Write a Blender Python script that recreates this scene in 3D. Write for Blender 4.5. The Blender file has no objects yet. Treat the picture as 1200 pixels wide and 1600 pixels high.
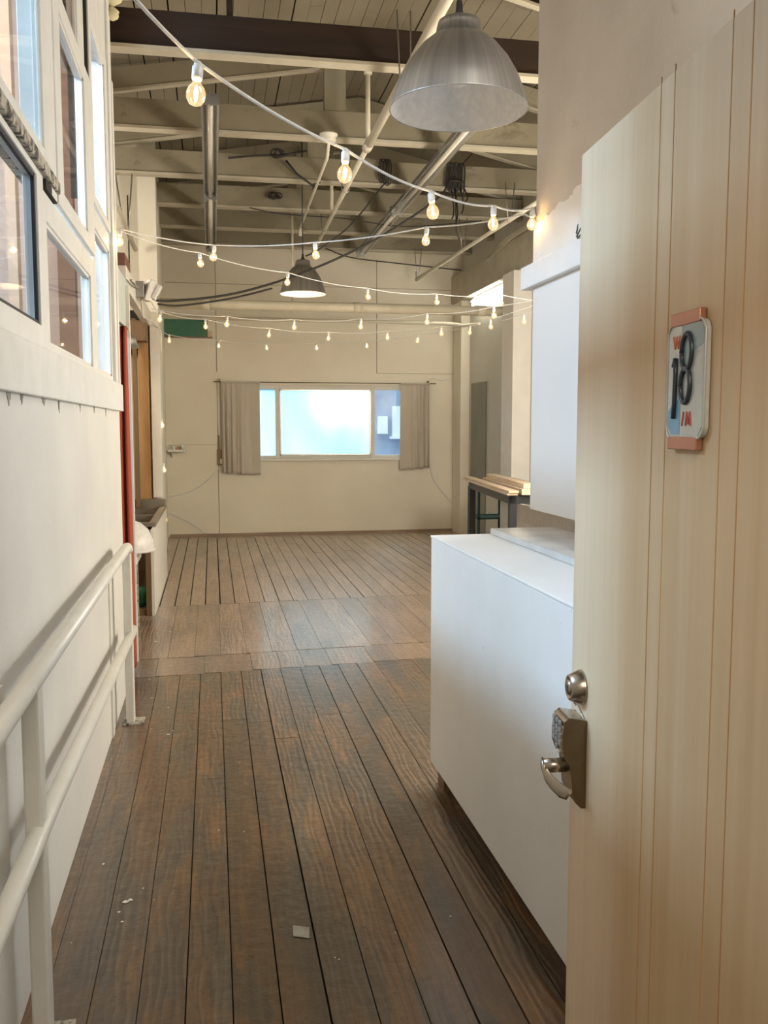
import bpy, bmesh, math, random
from mathutils import Vector, Matrix
random.seed(7)
PI = math.pi
S = bpy.context.scene
COL = S.collection

# ------------------------------------------------------------ camera
cd = bpy.data.cameras.new('camera'); cam = bpy.data.objects.new('camera', cd); COL.objects.link(cam)
cam.location = (0, 0, 1.53)
cam.rotation_euler = (math.radians(90) - 0.09281, 0, -0.18635)
cd.sensor_fit = 'VERTICAL'; cd.sensor_height = 36; cd.lens = 36 * 1421.8 / 1600
cd.clip_start = .05; cd.clip_end = 100
S.camera = cam

# ------------------------------------------------------------ world, exposure, big lights
S.view_settings.view_transform = 'Standard'
S.view_settings.look = 'None'
S.view_settings.gamma = 1
S.view_settings.use_curve_mapping = False
S.view_settings.exposure = 0.12
W = bpy.data.worlds.new('overcast_sky'); S.world = W; W.use_nodes = True
W.node_tree.nodes['Background'].inputs[0].default_value = (.72, .88, 1.0, 1)
W.node_tree.nodes['Background'].inputs[1].default_value = 1.0

def area(name, loc, target, sx, sy, power, col, spread=180):
    l = bpy.data.lights.new(name, 'AREA'); l.shape = 'RECTANGLE'; l.size = sx; l.size_y = sy
    l.energy = power; l.color = col; l.spread = math.radians(spread)
    o = bpy.data.objects.new(name, l); COL.objects.link(o); o.location = loc
    d = Vector(target) - Vector(loc)
    o.rotation_euler = d.to_track_quat('-Z', 'Y').to_euler()
    return o
# daylight of the skylight in the side room, seen through the partition windows
area('side_room_skylight', (-3.0, 3.15, 3.85), (1.1, 3.15, 1.2), 2.6, .36, 285, (.47, .72, 1.0))
# daylight outside the far window
area('outdoor_daylight', (1.5, 16.2, 4.4), (1.6, 13.0, 1.4), 4.0, 2.4, 300, (.76, .93, 1.0))
# unseen fill light added behind the doorway, stands for hallway light on the door
area('hallway_fill_light', (-.1, -.7, 2.62), (.35, 1.6, 1.0), 1.2, 1.0, 34, (1.0, .88, .72))
area('corridor_fill_light', (1.2, 1.7, 3.3), (-.5, 3.4, 1.0), .5, 1.3, 19, (1.0, .94, .86))  # added unseen fill, brightens the left wall but not the counter face
# unseen fill points added behind the right wall to lift ceiling and back wall
def omni(name, loc, power, col, r=.2):
    l = bpy.data.lights.new(name, 'POINT'); l.energy = power; l.color = col; l.shadow_soft_size = r
    o = bpy.data.objects.new(name, l); COL.objects.link(o); o.location = loc; return o
omni('studio_fill_right', (2.75, 5.2, 2.1), 195, (1.0, .92, .80), .3)
omni('studio_fill_far_right', (3.0, 7.0, 2.0), 95, (1.0, .92, .80), .25)
omni('loft_fill', (-2.0, 8.0, 2.95), 105, (1.0, .92, .78), .3)  # fill added out of view to even out the back wall
area('side_room_fill', (-1.5, 3.6, 3.9), (-.9, 5.9, 2.2), .8, .8, 42, (1.0, .80, .62))  # fill added to brighten the side room behind the glass

# ------------------------------------------------------------ material helpers
def newmat(name):
    m = bpy.data.materials.new(name); m.use_nodes = True
    nt = m.node_tree; b = nt.nodes['Principled BSDF']
    return m, nt, b
def N(nt, t, **k):
    n = nt.nodes.new(t)
    for a, v in k.items(): setattr(n, a, v)
    return n
def mapping(nt, scale, src='Object', rot=(0, 0, 0)):
    tc = N(nt, 'ShaderNodeTexCoord'); mp = N(nt, 'ShaderNodeMapping')
    mp.inputs['Scale'].default_value = scale; mp.inputs['Rotation'].default_value = rot
    nt.links.new(tc.outputs[src], mp.inputs[0]); return mp.outputs[0]
def noise(nt, vec, scale, detail=4, rough=.55, dist=0):
    n = N(nt, 'ShaderNodeTexNoise'); n.inputs['Scale'].default_value = scale
    n.inputs['Detail'].default_value = detail; n.inputs['Roughness'].default_value = rough
    n.inputs['Distortion'].default_value = dist
    nt.links.new(vec, n.inputs['Vector']); return n.outputs['Fac']
def ramp(nt, fac, stops):
    r = N(nt, 'ShaderNodeValToRGB'); e = r.color_ramp.elements
    while len(e) < len(stops): e.new(.5)
    for i, (p, c) in enumerate(stops):
        e[i].position = p; e[i].color = (*c, 1) if len(c) == 3 else c
    nt.links.new(fac, r.inputs[0]); return r.outputs[0]
def mix(nt, fac, a, b, mode='MIX'):
    m = N(nt, 'ShaderNodeMix', data_type='RGBA', blend_type=mode)
    for sock, v in ((m.inputs['Factor'], fac), (m.inputs['A'], a), (m.inputs['B'], b)):
        if isinstance(v, (int, float)): sock.default_value = v
        elif isinstance(v, tuple): sock.default_value = (*v, 1)
        else: nt.links.new(v, sock)
    return m.outputs['Result']
def bump(nt, b, h, strength=.2, dist=.01, prev=None):
    n = N(nt, 'ShaderNodeBump'); n.inputs['Strength'].default_value = strength; n.inputs['Distance'].default_value = dist
    nt.links.new(h, n.inputs['Height'])
    if prev: nt.links.new(prev, n.inputs['Normal'])
    nt.links.new(n.outputs[0], b.inputs['Normal']); return n.outputs[0]
def painted(name, c1, c2, rough=.6, scale=3, stain=None, stain_at=.62, bs=.15, stretch=(1, 1, 1), speck=None):
    m, nt, b = newmat(name); v = mapping(nt, stretch)
    f = noise(nt, v, scale, 5)
    col = ramp(nt, f, [(.3, c1), (.7, c2)])
    if stain:
        f2 = noise(nt, v, scale * 1.7, 8, .7, .6)
        msk = ramp(nt, f2, [(stain_at, (0, 0, 0)), (stain_at + .1, (1, 1, 1))])
        col = mix(nt, msk, col, stain)
    if speck:
        f3 = noise(nt, v, 45, 3, .6)
        msk = ramp(nt, f3, [(.70, (0, 0, 0)), (.74, (1, 1, 1))])
        col = mix(nt, msk, col, speck)
    nt.links.new(col, b.inputs['Base Color']); b.inputs['Roughness'].default_value = rough
    bump(nt, b, noise(nt, v, 60, 4), bs, .004)
    return m
def plain(name, c, rough=.5, metal=0, bs=0, scale=40):
    m, nt, b = newmat(name)
    v = mapping(nt, (1, 1, 1)); f = noise(nt, v, scale, 4)
    d = tuple(x * .86 for x in c); col = ramp(nt, f, [(.3, d), (.7, c)])
    nt.links.new(col, b.inputs['Base Color'])
    b.inputs['Roughness'].default_value = rough; b.inputs['Metallic'].default_value = metal
    if bs: bump(nt, b, f, bs, .003)
    return m
def emit(name, c, s):
    m, nt, b = newmat(name); b.inputs['Base Color'].default_value = (*c, 1)
    b.inputs['Emission Color'].default_value = (*c, 1); b.inputs['Emission Strength'].default_value = s
    return m
def wood(name, dark, light, axis=2, scale=1.0, rough=.5, bs=.15):
    m, nt, b = newmat(name)
    sc = [14 * scale] * 3; sc[axis] = .9 * scale
    v = mapping(nt, tuple(sc)); f = noise(nt, v, 1.4, 8, .6, .4)
    col = ramp(nt, f, [(.3, dark), (.7, light)])
    nt.links.new(col, b.inputs['Base Color']); b.inputs['Roughness'].default_value = rough
    bump(nt, b, f, bs, .004); return m

M = {}
M['plaster'] = painted('white_plaster', (.70, .69, .655), (.77, .76, .72), .62, 2.2, bs=.25)
M['studio_wall'] = painted('cream_studio_wall', (.75, .69, .56), (.82, .765, .64), .5, 1.3, bs=.12)
M['side_wall'] = painted('beige_plaster_wall', (.50, .45, .39), (.64, .60, .54), .7, 1.6, stain=(.40, .33, .27), stain_at=.60, bs=.3)
M['grey_wall'] = painted('greyish_cream_wall', (.52, .49, .41), (.60, .57, .49), .32, 1.5, bs=.1)
M['trim'] = painted('cream_trim', (.74, .71, .63), (.80, .77, .70), .5, 5, bs=.12)
M['window_paint'] = painted('white_window_paint', (.74, .73, .69), (.82, .81, .77), .45, 8, bs=.15)
M['weathered'] = painted('weathered_wood_edge', (.42, .38, .30), (.55, .50, .42), .8, 12, stain=(.05, .045, .04), stain_at=.48, bs=.6)
M['dark_gap'] = plain('dark_gap', (.035, .028, .02), .9)
M['deck'] = painted('dingy_deck_paint', (.16, .135, .09), (.215, .185, .125), .75, 1.4, stain=(.20, .165, .11), stain_at=.58, bs=.3, speck=(.16, .13, .09))
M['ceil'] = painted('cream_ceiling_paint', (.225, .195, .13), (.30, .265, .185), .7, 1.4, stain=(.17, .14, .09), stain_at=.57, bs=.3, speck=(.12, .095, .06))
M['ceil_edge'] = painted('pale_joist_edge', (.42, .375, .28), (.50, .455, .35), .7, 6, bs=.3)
M['darkbeam'] = wood('dark_brown_beam', (.014, .007, .003), (.038, .018, .009), 0, .6, .85, .3)
M['lamp_white'] = plain('white_enamel', (.86, .84, .80), .35)
M['pipe'] = painted('cream_pipe_paint', (.58, .53, .40), (.66, .61, .48), .5, 7, bs=.1)
M['conduit'] = painted('white_conduit', (.66, .62, .50), (.72, .68, .56), .5, 7, bs=.1)
M['rail'] = painted('white_gloss_rail_paint', (.76, .74, .66), (.82, .80, .73), .38, 9, bs=.2, speck=(.66, .63, .55))
M['counter'] = painted('white_counter_laminate', (.74, .73, .70), (.80, .79, .77), .42, 3, bs=.03, speck=(.50, .48, .45))
M['black_rubber'] = plain('black_rubber_cable', (.035, .032, .028), .6)
M['gasket'] = plain('black_gasket', (.02, .02, .025), .7, 0, .6)
M['white_cord'] = plain('white_cord', (.80, .79, .76), .45)
M['white_plastic'] = plain('white_plastic', (.82, .81, .78), .35)
M['steel'] = plain('brushed_steel', (.50, .49, .48), .33, .9)
M['aluminium'] = None
M['nickel'] = plain('satin_nickel', (.50, .44, .36), .26, 1.0)
M['nickel_dark'] = plain('bronze_lock_side', (.20, .15, .09), .38, .9)
M['keypad'] = plain('grey_keypad', (.30, .31, .31), .5, .3)
M['copper'] = plain('copper_strip', (.46, .22, .15), .34, .75, .3, 20)
M['green'] = painted('green_board', (.035, .15, .085), (.06, .20, .12), .5, 7)
M['brown_trim'] = plain('brown_trim', (.26, .17, .11), .7)
M['red_cloth'] = plain('rust_red_cloth', (.38, .07, .03), .85, 0, .2, 150)
M['linen'] = None
M['stud'] = wood('orange_pine_stud', (.34, .17, .055), (.56, .32, .13), 2, 1, .6)
M['dark_stud'] = wood('dark_pine_stud', (.13, .075, .035), (.22, .13, .065), 2, 1, .7)
M['pine'] = wood('pale_pine_plank', (.58, .44, .30), (.78, .64, .48), 1, 1, .6)
M['black_metal'] = plain('black_steel', (.035, .038, .042), .42, .4)
M['teal'] = plain('teal_steel', (.015, .10, .11), .45, .2)
M['sink'] = plain('stained_stainless', (.30, .265, .21), .42, .6, .2, 8)
M['mottled'] = painted('peeling_paint_board', (.14, .12, .10), (.46, .42, .34), .8, 14, bs=.4)
M['greenplastic'] = plain('green_plastic', (.02, .20, .07), .4)
M['pink'] = painted('pinkish_plaster', (.58, .40, .31), (.66, .48, .38), .8, 1.5)
M['paleboard'] = painted('pale_blue_board', (.50, .55, .53), (.56, .61, .58), .6, 3)
M['tan'] = painted('tan_board', (.55, .44, .28), (.62, .50, .34), .6, 2)
M['foam'] = plain('spray_foam', (.74, .66, .42), .85, 0, 1.0, 18)
M['redwood'] = wood('reddish_box_wood', (.16, .07, .04), (.24, .12, .08), 0, 1, .6)
M['mottled_pale'] = painted('dusty_patch', (.26, .24, .20), (.36, .34, .29), .8, 20)
M['pale_stud'] = painted('pinkish_tan_stud', (.52, .36, .24), (.60, .43, .30), .7, 3)
M['pale_base'] = wood('worn_skirting', (.26, .18, .12), (.40, .30, .21), 0, 1, .7)
M['tube'] = plain('fluorescent_tube_glass', (.66, .62, .52), .2)
M['blue_panel'] = painted('smooth_white_panel', (.78, .78, .78), (.80, .80, .80), .35, 2, bs=.02)
M['white_board'] = painted('rough_white_paint', (.78, .78, .77), (.84, .84, .83), .6, 5, bs=.4)
M['marble'] = painted('pale_grey_slab', (.58, .59, .58), (.74, .75, .74), .12, 5, bs=.02)
M['ext_wall'] = painted('outside_wall', (.24, .31, .44), (.38, .48, .62), .8, 2)
M['ext_white'] = painted('outside_white', (.8, .85, .9), (.88, .92, .95), .6, 3)
M['seam'] = plain('wallboard_seam', (.34, .30, .23), .8)
M['mud'] = plain('dark_crack', (.12, .10, .08), .9)

def glass_mat():
    m = bpy.data.materials.new('window_glass'); m.use_nodes = True; nt = m.node_tree
    for n in list(nt.nodes): nt.nodes.remove(n)
    out = N(nt, 'ShaderNodeOutputMaterial'); tr = N(nt, 'ShaderNodeBsdfTransparent'); gl = N(nt, 'ShaderNodeBsdfGlossy')
    tr.inputs[0].default_value = (.97, .98, .98, 1); gl.inputs['Roughness'].default_value = .02
    fr = N(nt, 'ShaderNodeLayerWeight'); fr.inputs['Blend'].default_value = .5
    pw = N(nt, 'ShaderNodeMath', operation='POWER'); pw.inputs[1].default_value = 5; nt.links.new(fr.outputs['Facing'], pw.inputs[0])
    ma = N(nt, 'ShaderNodeMath', operation='MULTIPLY_ADD'); ma.inputs[1].default_value = .42; ma.inputs[2].default_value = .03; nt.links.new(pw.outputs[0], ma.inputs[0])
    mx = N(nt, 'ShaderNodeMixShader')
    nt.links.new(ma.outputs[0], mx.inputs[0]); nt.links.new(tr.outputs[0], mx.inputs[1]); nt.links.new(gl.outputs[0], mx.inputs[2])
    nt.links.new(mx.outputs[0], out.inputs[0]); return m
M['glass'] = glass_mat()
def bulb_mat():
    m = bpy.data.materials.new('clear_bulb_glass'); m.use_nodes = True; nt = m.node_tree
    for n in list(nt.nodes): nt.nodes.remove(n)
    out = N(nt, 'ShaderNodeOutputMaterial'); tr = N(nt, 'ShaderNodeBsdfTransparent'); gl = N(nt, 'ShaderNodeBsdfGlossy')
    em = N(nt, 'ShaderNodeEmission'); em.inputs[0].default_value = (1, .72, .36, 1); em.inputs[1].default_value = .38
    tr.inputs[0].default_value = (.98, .90, .74, 1); gl.inputs['Roughness'].default_value = .05
    fr = N(nt, 'ShaderNodeLayerWeight'); fr.inputs['Blend'].default_value = .35
    mx = N(nt, 'ShaderNodeMixShader'); ad = N(nt, 'ShaderNodeAddShader')
    nt.links.new(fr.outputs['Facing'], mx.inputs[0]); nt.links.new(tr.outputs[0], mx.inputs[1]); nt.links.new(gl.outputs[0], mx.inputs[2])
    nt.links.new(mx.outputs[0], ad.inputs[0]); nt.links.new(em.outputs[0], ad.inputs[1]); nt.links.new(ad.outputs[0], out.inputs[0]); return m
M['bulb'] = bulb_mat()
M['filament'] = emit('glowing_filament', (1.0, .78, .45), 28)
M['lit_enamel'] = emit('lit_bulb_white', (1.0, .80, .50), 45)
M['tube_lit'] = emit('lit_fluorescent_tube', (1.0, .97, .84), 24)
def frosted():
    m = bpy.data.materials.new('frosted_pane'); m.use_nodes = True; nt = m.node_tree
    for n in list(nt.nodes): nt.nodes.remove(n)
    out = N(nt, 'ShaderNodeOutputMaterial'); t = N(nt, 'ShaderNodeBsdfTranslucent'); g = N(nt, 'ShaderNodeBsdfGlossy')
    v = mapping(nt, (1.0, 1, .3)); f = noise(nt, v, 1.3, 2)
    c = ramp(nt, f, [(.36, (.66, .86, .92)), (.56, (.86, .95, .94))])
    nt.links.new(c, t.inputs[0]); g.inputs['Roughness'].default_value = .15
    mx = N(nt, 'ShaderNodeMixShader'); mx.inputs[0].default_value = .06
    nt.links.new(t.outputs[0], mx.inputs[1]); nt.links.new(g.outputs[0], mx.inputs[2]); nt.links.new(mx.outputs[0], out.inputs[0]); return m
M['frosted'] = frosted()
def alu():
    m, nt, b = newmat('spun_aluminium'); v = mapping(nt, (1, 1, 1))
    tc = N(nt, 'ShaderNodeTexCoord'); sp = N(nt, 'ShaderNodeSeparateXYZ'); nt.links.new(tc.outputs['Object'], sp.inputs[0])
    at = N(nt, 'ShaderNodeMath', operation='ARCTAN2'); nt.links.new(sp.outputs[1], at.inputs[0]); nt.links.new(sp.outputs[0], at.inputs[1])
    cb = N(nt, 'ShaderNodeCombineXYZ'); nt.links.new(at.outputs[0], cb.inputs[0])
    f = noise(nt, cb.outputs[0], 7, 5, .7)
    c = ramp(nt, f, [(.3, (.34, .32, .29)), (.7, (.60, .58, .55))])
    nt.links.new(c, b.inputs['Base Color']); b.inputs['Metallic'].default_value = .85; b.inputs['Roughness'].default_value = .42
    b.inputs['Anisotropic'].default_value = .6
    return m
M['aluminium'] = alu()
def linen():
    m, nt, b = newmat('grey_linen'); v = mapping(nt, (1, 1, 1)); f = noise(nt, v, 260, 2)
    c = ramp(nt, f, [(.3, (.52, .47, .39)), (.7, (.61, .56, .47))])
    nt.links.new(c, b.inputs['Base Color']); b.inputs['Roughness'].default_value = .9
    b.inputs['Sheen Weight'].default_value = .2
    bump(nt, b, f, .2, .002); return m
M['linen'] = linen()
def floor_mat():
    m, nt, b = newmat('worn_floor_boards')
    at = N(nt, 'ShaderNodeAttribute'); at.attribute_name = 'board'
    sp = N(nt, 'ShaderNodeSeparateColor'); nt.links.new(at.outputs['Color'], sp.inputs[0])
    # shift the grain from board to board
    tc = N(nt, 'ShaderNodeTexCoord'); cb = N(nt, 'ShaderNodeCombineXYZ')
    mu = N(nt, 'ShaderNodeMath', operation='MULTIPLY'); nt.links.new(sp.outputs[0], mu.inputs[0]); mu.inputs[1].default_value = 37
    nt.links.new(mu.outputs[0], cb.inputs[0]); nt.links.new(mu.outputs[0], cb.inputs[1])
    va = N(nt, 'ShaderNodeVectorMath', operation='ADD'); nt.links.new(tc.outputs['Object'], va.inputs[0]); nt.links.new(cb.outputs[0], va.inputs[1])
    def mp(vec, s):
        q = N(nt, 'ShaderNodeMapping'); q.inputs['Scale'].default_value = s; nt.links.new(vec, q.inputs[0]); return q.outputs[0]
    grain = noise(nt, mp(va.outputs[0], (30, 1.4, 1)), 1.5, 6, .6, .8)
    fig = N(nt, 'ShaderNodeTexWave', wave_type='BANDS', bands_direction='X')
    fig.inputs['Scale'].default_value = 9; fig.inputs['Distortion'].default_value = 9; fig.inputs['Detail'].default_value = 1.5
    fig.inputs['Detail Scale'].default_value = 1.3
    nt.links.new(mp(va.outputs[0], (1.2, .22, 1)), fig.inputs['Vector'])
    patch = noise(nt, mp(tc.outputs['Object'], (3.4, .8, 1)), 1.5, 6, .62, .5)
    pw_ = N(nt, 'ShaderNodeVectorMath', operation='MULTIPLY_ADD'); nt.links.new(cb.outputs[0], pw_.inputs[0]); pw_.inputs[1].default_value = (.012, .012, 0); nt.links.new(tc.outputs['Object'], pw_.inputs[2])
    patch2 = noise(nt, mp(pw_.outputs[0], (5.0, .9, 1)), 1.5, 6, .6, .5)
    fine = noise(nt, mp(tc.outputs['Object'], (1.3, .8, 1)), 34, 7, .68)
    # old near boards: orange brown where the finish survives, grey brown where dirt sits
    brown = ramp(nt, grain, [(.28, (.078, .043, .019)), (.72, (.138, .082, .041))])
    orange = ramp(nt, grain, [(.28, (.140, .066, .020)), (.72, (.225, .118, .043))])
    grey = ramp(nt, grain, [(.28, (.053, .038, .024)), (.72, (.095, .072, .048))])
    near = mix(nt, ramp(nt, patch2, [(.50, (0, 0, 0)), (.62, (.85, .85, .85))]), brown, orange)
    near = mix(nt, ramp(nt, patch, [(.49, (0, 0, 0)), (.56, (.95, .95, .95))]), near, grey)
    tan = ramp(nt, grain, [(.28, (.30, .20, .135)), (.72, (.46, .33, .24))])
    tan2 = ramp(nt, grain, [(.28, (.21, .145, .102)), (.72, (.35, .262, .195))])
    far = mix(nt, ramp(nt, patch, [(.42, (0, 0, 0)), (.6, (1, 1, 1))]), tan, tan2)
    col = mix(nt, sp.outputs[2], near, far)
    v = N(nt, 'ShaderNodeMapRange'); nt.links.new(sp.outputs[1], v.inputs[0]); v.inputs[3].default_value = .80; v.inputs[4].default_value = 1.18
    hs = N(nt, 'ShaderNodeHueSaturation'); nt.links.new(v.outputs[0], hs.inputs['Value']); nt.links.new(col, hs.inputs['Color'])
    col = hs.outputs[0]
    figm = ramp(nt, fig.outputs['Fac'], [(.0, (.66, .66, .66)), (.14, (1, 1, 1))])
    figk = ramp(nt, sp.outputs[1], [(.45, (.05, .05, .05)), (.7, (.75, .75, .75))])
    col = mix(nt, figk, col, figm, 'MULTIPLY')
    dirt = ramp(nt, fine, [(.585, (0, 0, 0)), (.68, (.8, .8, .8))])
    col = mix(nt, dirt, col, (.045, .035, .028))
    nt.links.new(col, b.inputs['Base Color'])
    r = ramp(nt, fine, [(.3, (.28, .28, .28)), (.7, (.50, .50, .50))]); nt.links.new(r, b.inputs['Roughness'])
    b.inputs['Specular IOR Level'].default_value = .6; b.inputs['Coat Weight'].default_value = .7; b.inputs['Coat Roughness'].default_value = .20
    fh = N(nt, 'ShaderNodeMath', operation='MULTIPLY'); nt.links.new(fig.outputs['Fac'], fh.inputs[0]); nt.links.new(ramp(nt, sp.outputs[1], [(.40, (.12, .12, .12)), (.60, (1, 1, 1))]), fh.inputs[1])
    p = bump(nt, b, fh.outputs[0], .45, .004)
    p = bump(nt, b, noise(nt, mp(tc.outputs['Object'], (6, 7, 1)), 2.2, 5), .30, .02, p)
    bump(nt, b, grain, .12, .004, p)
    return m
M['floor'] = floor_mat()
M['subfloor'] = plain('dark_subfloor', (.018, .012, .009), .9)
def door_mat():
    m, nt, b = newmat('pale_veneer_door')
    tc = N(nt, 'ShaderNodeTexCoord'); sp = N(nt, 'ShaderNodeSeparateXYZ'); nt.links.new(tc.outputs['Object'], sp.inputs[0])
    # veneer strips: the width coordinate is local Y, free edge at y=.91
    f1 = N(nt, 'ShaderNodeMapping'); f1.inputs['Scale'].default_value = (0, 9, .02); nt.links.new(tc.outputs['Object'], f1.inputs[0])
    strip = noise(nt, f1.outputs[0], 1, 3, .7)
    f2 = N(nt, 'ShaderNodeMapping'); f2.inputs['Scale'].default_value = (4, 26, 1.5); nt.links.new(tc.outputs['Object'], f2.inputs[0])
    grain = noise(nt, f2.outputs[0], 1.6, 8, .6, .4)
    c = ramp(nt, strip, [(.32, (.59, .42, .245)), (.5, (.65, .495, .31)), (.66, (.70, .555, .38))])
    c = mix(nt, .30, c, ramp(nt, grain, [(.3, (.66, .60, .52)), (.65, (1, 1, 1))]), 'MULTIPLY')
    # pale outer strip towards the free edge; warm light gradient painted across the door
    mr = N(nt, 'ShaderNodeMapRange'); nt.links.new(sp.outputs[1], mr.inputs[0]); mr.inputs[1].default_value = .60; mr.inputs[2].default_value = .78
    c = mix(nt, mr.outputs[0], mix(nt, .35, c, (.46, .27, .12)), mix(nt, .45, c, (.80, .66, .50)))
    nt.links.new(c, b.inputs['Base Color']); b.inputs['Roughness'].default_value = .48
    bump(nt, b, grain, .06, .003); return m
M['door'] = door_mat()

# ------------------------------------------------------------ mesh helpers
class MB:
    def __init__(s): s.v = []; s.f = []; s.mi = []; s.sm = []
    def add(s, vs, fs, mi=0, sm=False):
        o = len(s.v); s.v += [tuple(v) for v in vs]
        for f in fs: s.f.append([i + o for i in f]); s.mi.append(mi); s.sm.append(sm)
        return s
    def box(s, x0, x1, y0, y1, z0, z1, mi=0, rot=None, piv=None):
        vs = [Vector((x, y, z)) for z in (z0, z1) for y in (y0, y1) for x in (x0, x1)]
        if rot is not None:
            p = Vector(piv if piv else ((x0 + x1) / 2, (y0 + y1) / 2, (z0 + z1) / 2)); vs = [rot @ (v - p) + p for v in vs]
        return s.add(vs, [(0, 2, 3, 1), (4, 5, 7, 6), (0, 1, 5, 4), (2, 6, 7, 3), (0, 4, 6, 2), (1, 3, 7, 5)], mi)
    def bar(s, a, b, w, h, mi=0, up=(0, 0, 1)):
        a = Vector(a); b = Vector(b); d = (b - a).normalized(); u = Vector(up)
        r = d.cross(u)
        if r.length < 1e-4: r = d.cross(Vector((0, 1, 0)))
        r.normalize(); u = r.cross(d)
        vs = [p + r * sx * w / 2 + u * sy * h / 2 for p in (a, b) for sx, sy in ((-1, -1), (1, -1), (1, 1), (-1, 1))]
        return s.add(vs, [(3, 2, 1, 0), (4, 5, 6, 7), (0, 1, 5, 4), (1, 2, 6, 5), (2, 3, 7, 6), (3, 0, 4, 7)], mi)
    def tube(s, pts, r, n=10, mi=0, cap=True):
        pts = [Vector(p) for p in pts]; rs = r if isinstance(r, (list, tuple)) else [r] * len(pts)
        vs = []; prev = None
        for i, p in enumerate(pts):
            d = (pts[min(i + 1, len(pts) - 1)] - pts[max(i - 1, 0)]).normalized()
            if prev is None:
                a = Vector((0, 0, 1)) if abs(d.z) < .9 else Vector((1, 0, 0)); u = d.cross(a).normalized()
            else:
                u = (prev - d * prev.dot(d)); u.normalize()
            prev = u; w = d.cross(u)
            for k in range(n):
                t = 2 * PI * k / n; vs.append(p + (u * math.cos(t) + w * math.sin(t)) * rs[i])
        fs = []
        for i in range(len(pts) - 1):
            for k in range(n):
                fs.append((i * n + k, i * n + (k + 1) % n, (i + 1) * n + (k + 1) % n, (i + 1) * n + k))
        s.add(vs, fs, mi, True)
        if cap:
            o = len(s.v) - len(vs)
            s.f.append([o + k for k in reversed(range(n))]); s.mi.append(mi); s.sm.append(False)
            s.f.append([o + (len(pts) - 1) * n + k for k in range(n)]); s.mi.append(mi); s.sm.append(False)
        return s
    def lathe(s, prof, n=32, c=(0, 0, 0), mi=0, axis='Z'):
        vs = []
        for r, z in prof:
            for k in range(n):
                t = 2 * PI * k / n; x, y = r * math.cos(t), r * math.sin(t)
                if axis == 'Z': p = (c[0] + x, c[1] + y, c[2] + z)
                elif axis == 'X': p = (c[0] + z, c[1] + x, c[2] + y)
                else: p = (c[0] + y, c[1] + z, c[2] + x)
                vs.append(p)
        fs = [(i * n + k, i * n + (k + 1) % n, (i + 1) * n + (k + 1) % n, (i + 1) * n + k) for i in range(len(prof) - 1) for k in range(n)]
        return s.add(vs, fs, mi, True)
    def prism(s, poly, axis, a, b, mi=0):
        # poly: 2D points; extruded along axis from a to b
        def P(u, v, w): return {'X': (w, u, v), 'Y': (u, w, v), 'Z': (u, v, w)}[axis]
        n = len(poly); vs = [P(u, v, a) for u, v in poly] + [P(u, v, b) for u, v in poly]
        fs = [tuple(reversed(range(n))), tuple(range(n, 2 * n))] + [(i, (i + 1) % n, (i + 1) % n + n, i + n) for i in range(n)]
        return s.add(vs, fs, mi)
    def build(s, name, mats, parent=None, bevel=0, loc=None, seg=2):
        me = bpy.data.meshes.new(name)
        org = Vector(loc) if loc is not None else Vector((0, 0, 0))
        me.from_pydata([tuple(Vector(v) - org) for v in s.v], [], s.f)
        if not isinstance(mats, (list, tuple)): mats = [mats]
        for m in mats: me.materials.append(m)
        me.polygons.foreach_set('material_index', s.mi); me.polygons.foreach_set('use_smooth', s.sm)
        bm = bmesh.new(); bm.from_mesh(me)
        bmesh.ops.recalc_face_normals(bm, faces=bm.faces)
        bm.to_mesh(me); bm.free(); me.update()
        o = bpy.data.objects.new(name, me); COL.objects.link(o); o.location = org
        if parent is not None:
            o.parent = parent
        if bevel:
            b = o.modifiers.new('bevel', 'BEVEL'); b.width = bevel; b.segments = seg; b.limit_method = 'ANGLE'
        return o
def tag(o, label=None, cat=None, group=None, kind=None):
    for k, v in (('label', label), ('category', cat), ('group', group), ('kind', kind)):
        if v: o[k] = v
    return o
def empty(name, loc=(0, 0, 0), rz=0):
    o = bpy.data.objects.new(name, None); COL.objects.link(o); o.location = loc; o.rotation_euler = (0, 0, rz)
    o.empty_display_size = .1; return o
def thing(name, label, cat, loc=(0, 0, 0), rz=0, group=None): return tag(empty(name, loc, rz), label, cat, group)
def struct(o): o['kind'] = 'structure'; return o
def wpart(mb, name, mats, root, bevel=0):
    # part given in world coordinates below an unrotated empty
    o = mb.build(name, mats, None, bevel); o.data.transform(Matrix.Translation(-root.location)); o.parent = root; return o

# ============================================================ SETTING
YB = 13.0      # back wall
XL = -.51      # corridor wall with the windows
XR = 1.48      # right partition
XRR = 3.6      # far right wall

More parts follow.
